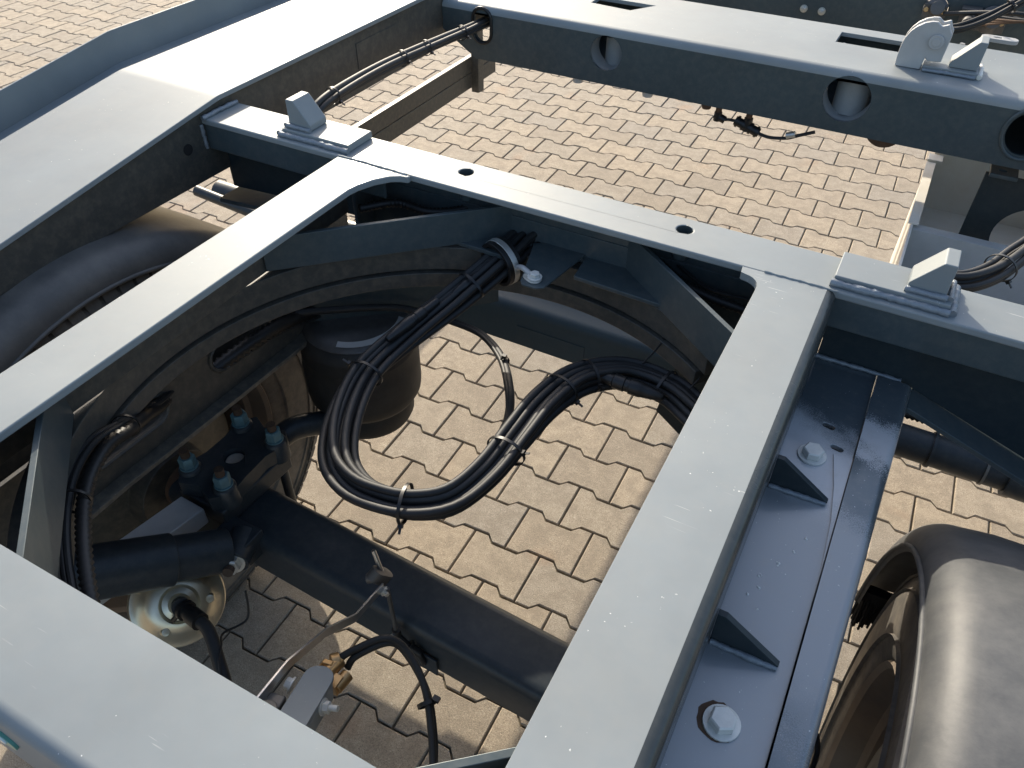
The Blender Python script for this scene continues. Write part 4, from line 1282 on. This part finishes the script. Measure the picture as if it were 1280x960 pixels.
# right bundle behind the pad
bundle('side_bundle', [(.04, 1.19, 1.08), (.10, 1.205, 1.098), (.15, 1.225, 1.100), (.19, 1.28, 1.100), (.23, 1.37, 1.10), (.30, 1.50, 1.10), (.42, 1.60, 1.09)], 6, .0185, .0056, 14, tw=.8, ties=(.36,), flat=.8,
    label='black cable bundle with one tie behind the right wedge block')
bundle('side_bundle', [(-.02, 2.30, 1.160), (.02, 2.28, 1.165), (.075, 2.30, 1.190), (.145, 2.34, 1.235), (.24, 2.42, 1.28)], 4, .010, .0045, 15, tw=.8, ties=(.55,),
    label='thin cable bundle behind the pale rounded lug at the top right')
b_ = MB()
for k in range(3): b_.tube(catmull([(.05, 2.55, 1.10 + .006 * k), (.10, 2.42, 1.15 + .005 * k), (.16, 2.36, 1.18), (.24, 2.36, 1.195)], 8), .0028, 8)
b_.build('red_wire', 'rust', TR)
# conduit along the right support tube
conduit('conduit', [(.12, 1.51, .585), (.19, 1.515, .588), (.26, 1.51, .592), (.36, 1.505, .590), (.45, 1.505, .60), (.6, 1.51, .60)], .0105)
for x in (.262, .372):
    b_ = MB(); b_.lathe([(.0385, -.0025), (.040, -.0025), (.040, .0025), (.0385, .0025)], (x, 1.475, .545), (1, 0, 0), 32, closed=True)
    b_.box(x - .006, x + .006, 1.505, 1.52, .600, .612); b_.build('cable_tie', 'tie' if x < .3 else 'greytie', TR)
# brake sensor plug at the right wheel
pg = empty('sensor_plug', (0, 0, 0), parent=TR)
c0 = Vector((.178, .64, .56)); d = Vector((.0, -.13, -.04))
b_ = MB()
st_ = [(0, .5), (.05, .9), (.2, .9), (.22, 1.3), (.34, 1.3), (.36, .9), (.5, .95), (.52, 1.35), (.66, 1.35), (.68, 1.0), (.85, 1.0), (.87, 1.25), (1, 1.2)]
b_.tube([c0 + d * t for t, _ in st_], [.0125 * q for _, q in st_], 14)
b_.build('plug_body', 'tie', pg, auto=30)
b_ = MB(); b_.tube(catmull([c0, c0 + Vector((.0, .04, .02)), (.16, .70, .60), (.13, .69, .62), (.10, .62, .62)], 8), .004, 8)
b_.tube(catmull([c0 + d, c0 + d * 1.3 + Vector((0, 0, -.02)), (.17, .42, .48), (.15, .36, .50)], 8), .007, 8)
b_.tube(catmull([(.12, .56, .62), (.13, .50, .60), (.15, .44, .56)], 8), .005, 8)
b_.build('wire', 'cable', pg)
b_ = MB(); b_.box(.19, .20, .56, .60, .54, .57); b_.cyl((.18, .58, .56), (.205, .58, .56), .006, 10); b_.build('plug_clip', 'zinc', pg, bevel=.001)

# ------------------------------------------------------------------ levelling valve with lever and rod
lv = empty('levelling_valve', (0, 0, 0), parent=TR)
a0 = Vector((-.452, .255, .80)); a1 = Vector((-.475, .362, .775))
d = (a1 - a0).normalized(); sx = d.cross(Vector((0, 0, 1))).normalized(); uz = sx.cross(d)
Tm = Matrix.Translation(a0) @ Matrix((sx, d, uz)).transposed().to_4x4()
L = (a1 - a0).length
b_ = MB()
ol = [(-.021, -.12), (.021, -.12)] + [(.021 * math.cos(R(a)), L - .021 + .021 * math.sin(R(a)) * .9) for a in range(0, 181, 20)]
b_.prism(ol, -.003, .003, T=Tm)
b_.box(.018, .021, -.12, L - .02, -.035, -.0035, Tm)
b_.build('mounting_bracket', 'paint', lv, bevel=.0012)
b_ = MB(); b_.box(-.048, -.024, -.01, .050, -.030, .004, Tm); b_.cyl(Tm @ Vector((-.035, .02, -.03)), Tm @ Vector((-.035, .02, .012)), .014, 16)
b_.box(-.020, .017, -.02, L - .035, -.040, -.004, Tm)
b_.build('valve_body', 'darksteel', lv, bevel=.003)
for (x, y, z, s_) in ((-.028, .072, -.004, -1), (-.030, -.005, -.004, -1), (.022, .060, -.012, 1), (.022, -.03, -.012, 1)):
    hexbolt('bolt', lv, Tm @ Vector((x, y, z)), Tm.to_3x3() @ Vector((s_, 0, .25)), .0085, .008, .0115, 'flake', stud=.0 if s_ < 0 else .012)
b_ = MB(); p0 = Tm @ Vector((-.002, L + .006, -.014)); p1 = p0 + d * .022 + Vector((.01, 0, .0))
b_.cyl(p0 - d * .02, p1, .0105, 16); b_.cyl(p0, p0 + d * .008, .0135, 6); b_.cyl(p0 + Vector((.022, -.004, -.012)) - d * .01, p0 + Vector((.026, .012, -.010)), .0095, 16); b_.cyl(p0 + d * .012, p0 + d * .022 + Vector((.01, 0, 0)), .0125, 16)
b_.box(p0.x - .012, p0.x + .028, p0.y - .018, p0.y + .002, p0.z - .022, p0.z + .002)
b_.build('brass_coupling', 'brass', lv, bevel=.0012)
for k, (ox, oz) in enumerate(((0, .004), (.012, -.010))):
    b_ = MB(); b_.tube(catmull([p1 + Vector((ox, 0, oz)), p1 + Vector((.012 + ox * .6, .016, .010 + oz * .5)), (-.425 + ox * .5, .436, .775 + oz * .5), (-.392, .440, .755 + oz), (-.350 + ox * .3, .415, .735 + oz), (-.315 + ox * .3, .375, .715 + oz), (-.285, .33, .70 + oz), (-.26, .28, .69 + oz)], 10), .0052, 12)
    b_.build('air_hose', 'cable', lv)
b_ = MB(); b_.lathe([(.013, -.003), (.0145, -.003), (.0145, .003), (.013, .003)], (-.338, .402, .726), (.7, -.6, -.3), 16, closed=True); b_.box(-.332, -.322, .405, .413, .735, .741); b_.build('cable_tie', 'tie', lv)
# flat steel lever
pts = [(-.5085, .262, .803), (-.510, .330, .800), (-.522, .415, .745), (-.514, .470, .712), (-.531, .545, .668), (-.5315, .560, .664)]
b_ = MB(); vs = []; fs = []
for i, p in enumerate(pts):
    p = Vector(p)
    t = (Vector(pts[min(i + 1, len(pts) - 1)]) - Vector(pts[max(i - 1, 0)])).normalized()
    n_ = Vector((1, -.1, .1)); n_ = (n_ - t * n_.dot(t)).normalized(); w2 = t.cross(n_)
    for a, c in ((-1, -1), (1, -1), (1, 1), (-1, 1)): vs.append(p + n_ * a * .0017 + w2 * c * .0078)
for i in range(len(pts) - 1):
    for k in range(4): fs.append((i * 4 + k, i * 4 + (k + 1) % 4, (i + 1) * 4 + (k + 1) % 4, (i + 1) * 4 + k))
fs += [(0, 1, 2, 3), tuple(len(vs) - 4 + k for k in range(4))]
b_.add(vs, fs); b_.build('lever', 'steel', lv, bevel=.0006)
# clamp block, rod and axle tab
q = Vector((-.533, .560, .660))
b_ = MB(); b_.prism(stadium(0, 0, .046, .026, rot=0), -.010, .010, T=Matrix.Translation(q + Vector((-.013, .012, .010))) @ Matrix.Rotation(R(65), 4, 'Z') @ Matrix.Rotation(R(50), 4, 'Y'))
b_.cyl(q + Vector((-.03, .0, .006)), q + Vector((-.016, .006, .010)), .009, 14)
b_.build('rubber_block', 'darksteel', lv, bevel=.003)
b_ = MB(); b_.cyl(q + Vector((-.012, .018, .012)), q + Vector((-.030, .026, .052)), .0042, 12); b_.build('rod_end', 'steel', lv)
hexbolt('nut', lv, q + Vector((.003, -.002, -.002)), (.8, -.4, .1), .0085, .008, 0, 'zinc', stud=.006)
b_ = MB(); b_.cyl(q + Vector((.010, .0, .004)), (-.512, .553, .545), .0040, 12); b_.build('link_rod', 'darksteel', lv)
b_ = MB(); b_.cyl((-.512, .553, .556), (-.511, .552, .535), .008, 14); b_.cyl((-.511, .552, .541), (-.489, .553, .520), .006, 12); b_.cyl((-.487, .553, .519), (-.470, .557, .505), .0085, 12); b_.cyl((-.490, .553, .522), (-.487, .553, .519), .012, 12)
b_.tube([(-.470, .555, .506), (-.462, .554, .490), (-.463, .556, .478)], .0055, 10)
b_.build('ball_joint', 'tie', lv)
hexbolt('wing_nut', lv, (-.513, .546, .541), (-.7, -.7, 0), .006, .008, .007, 'zinc', stud=.010)
b_ = MB(); b_.box(-.485, -.435, -.0, .004, -.028, .022, Matrix.Translation((0, .5655 - .0065, .478)))
b_.build('axle_tab', 'axle', lv, bevel=.001, T=YAW)
# small marks: gravel specks of paint overspray rings on the tray
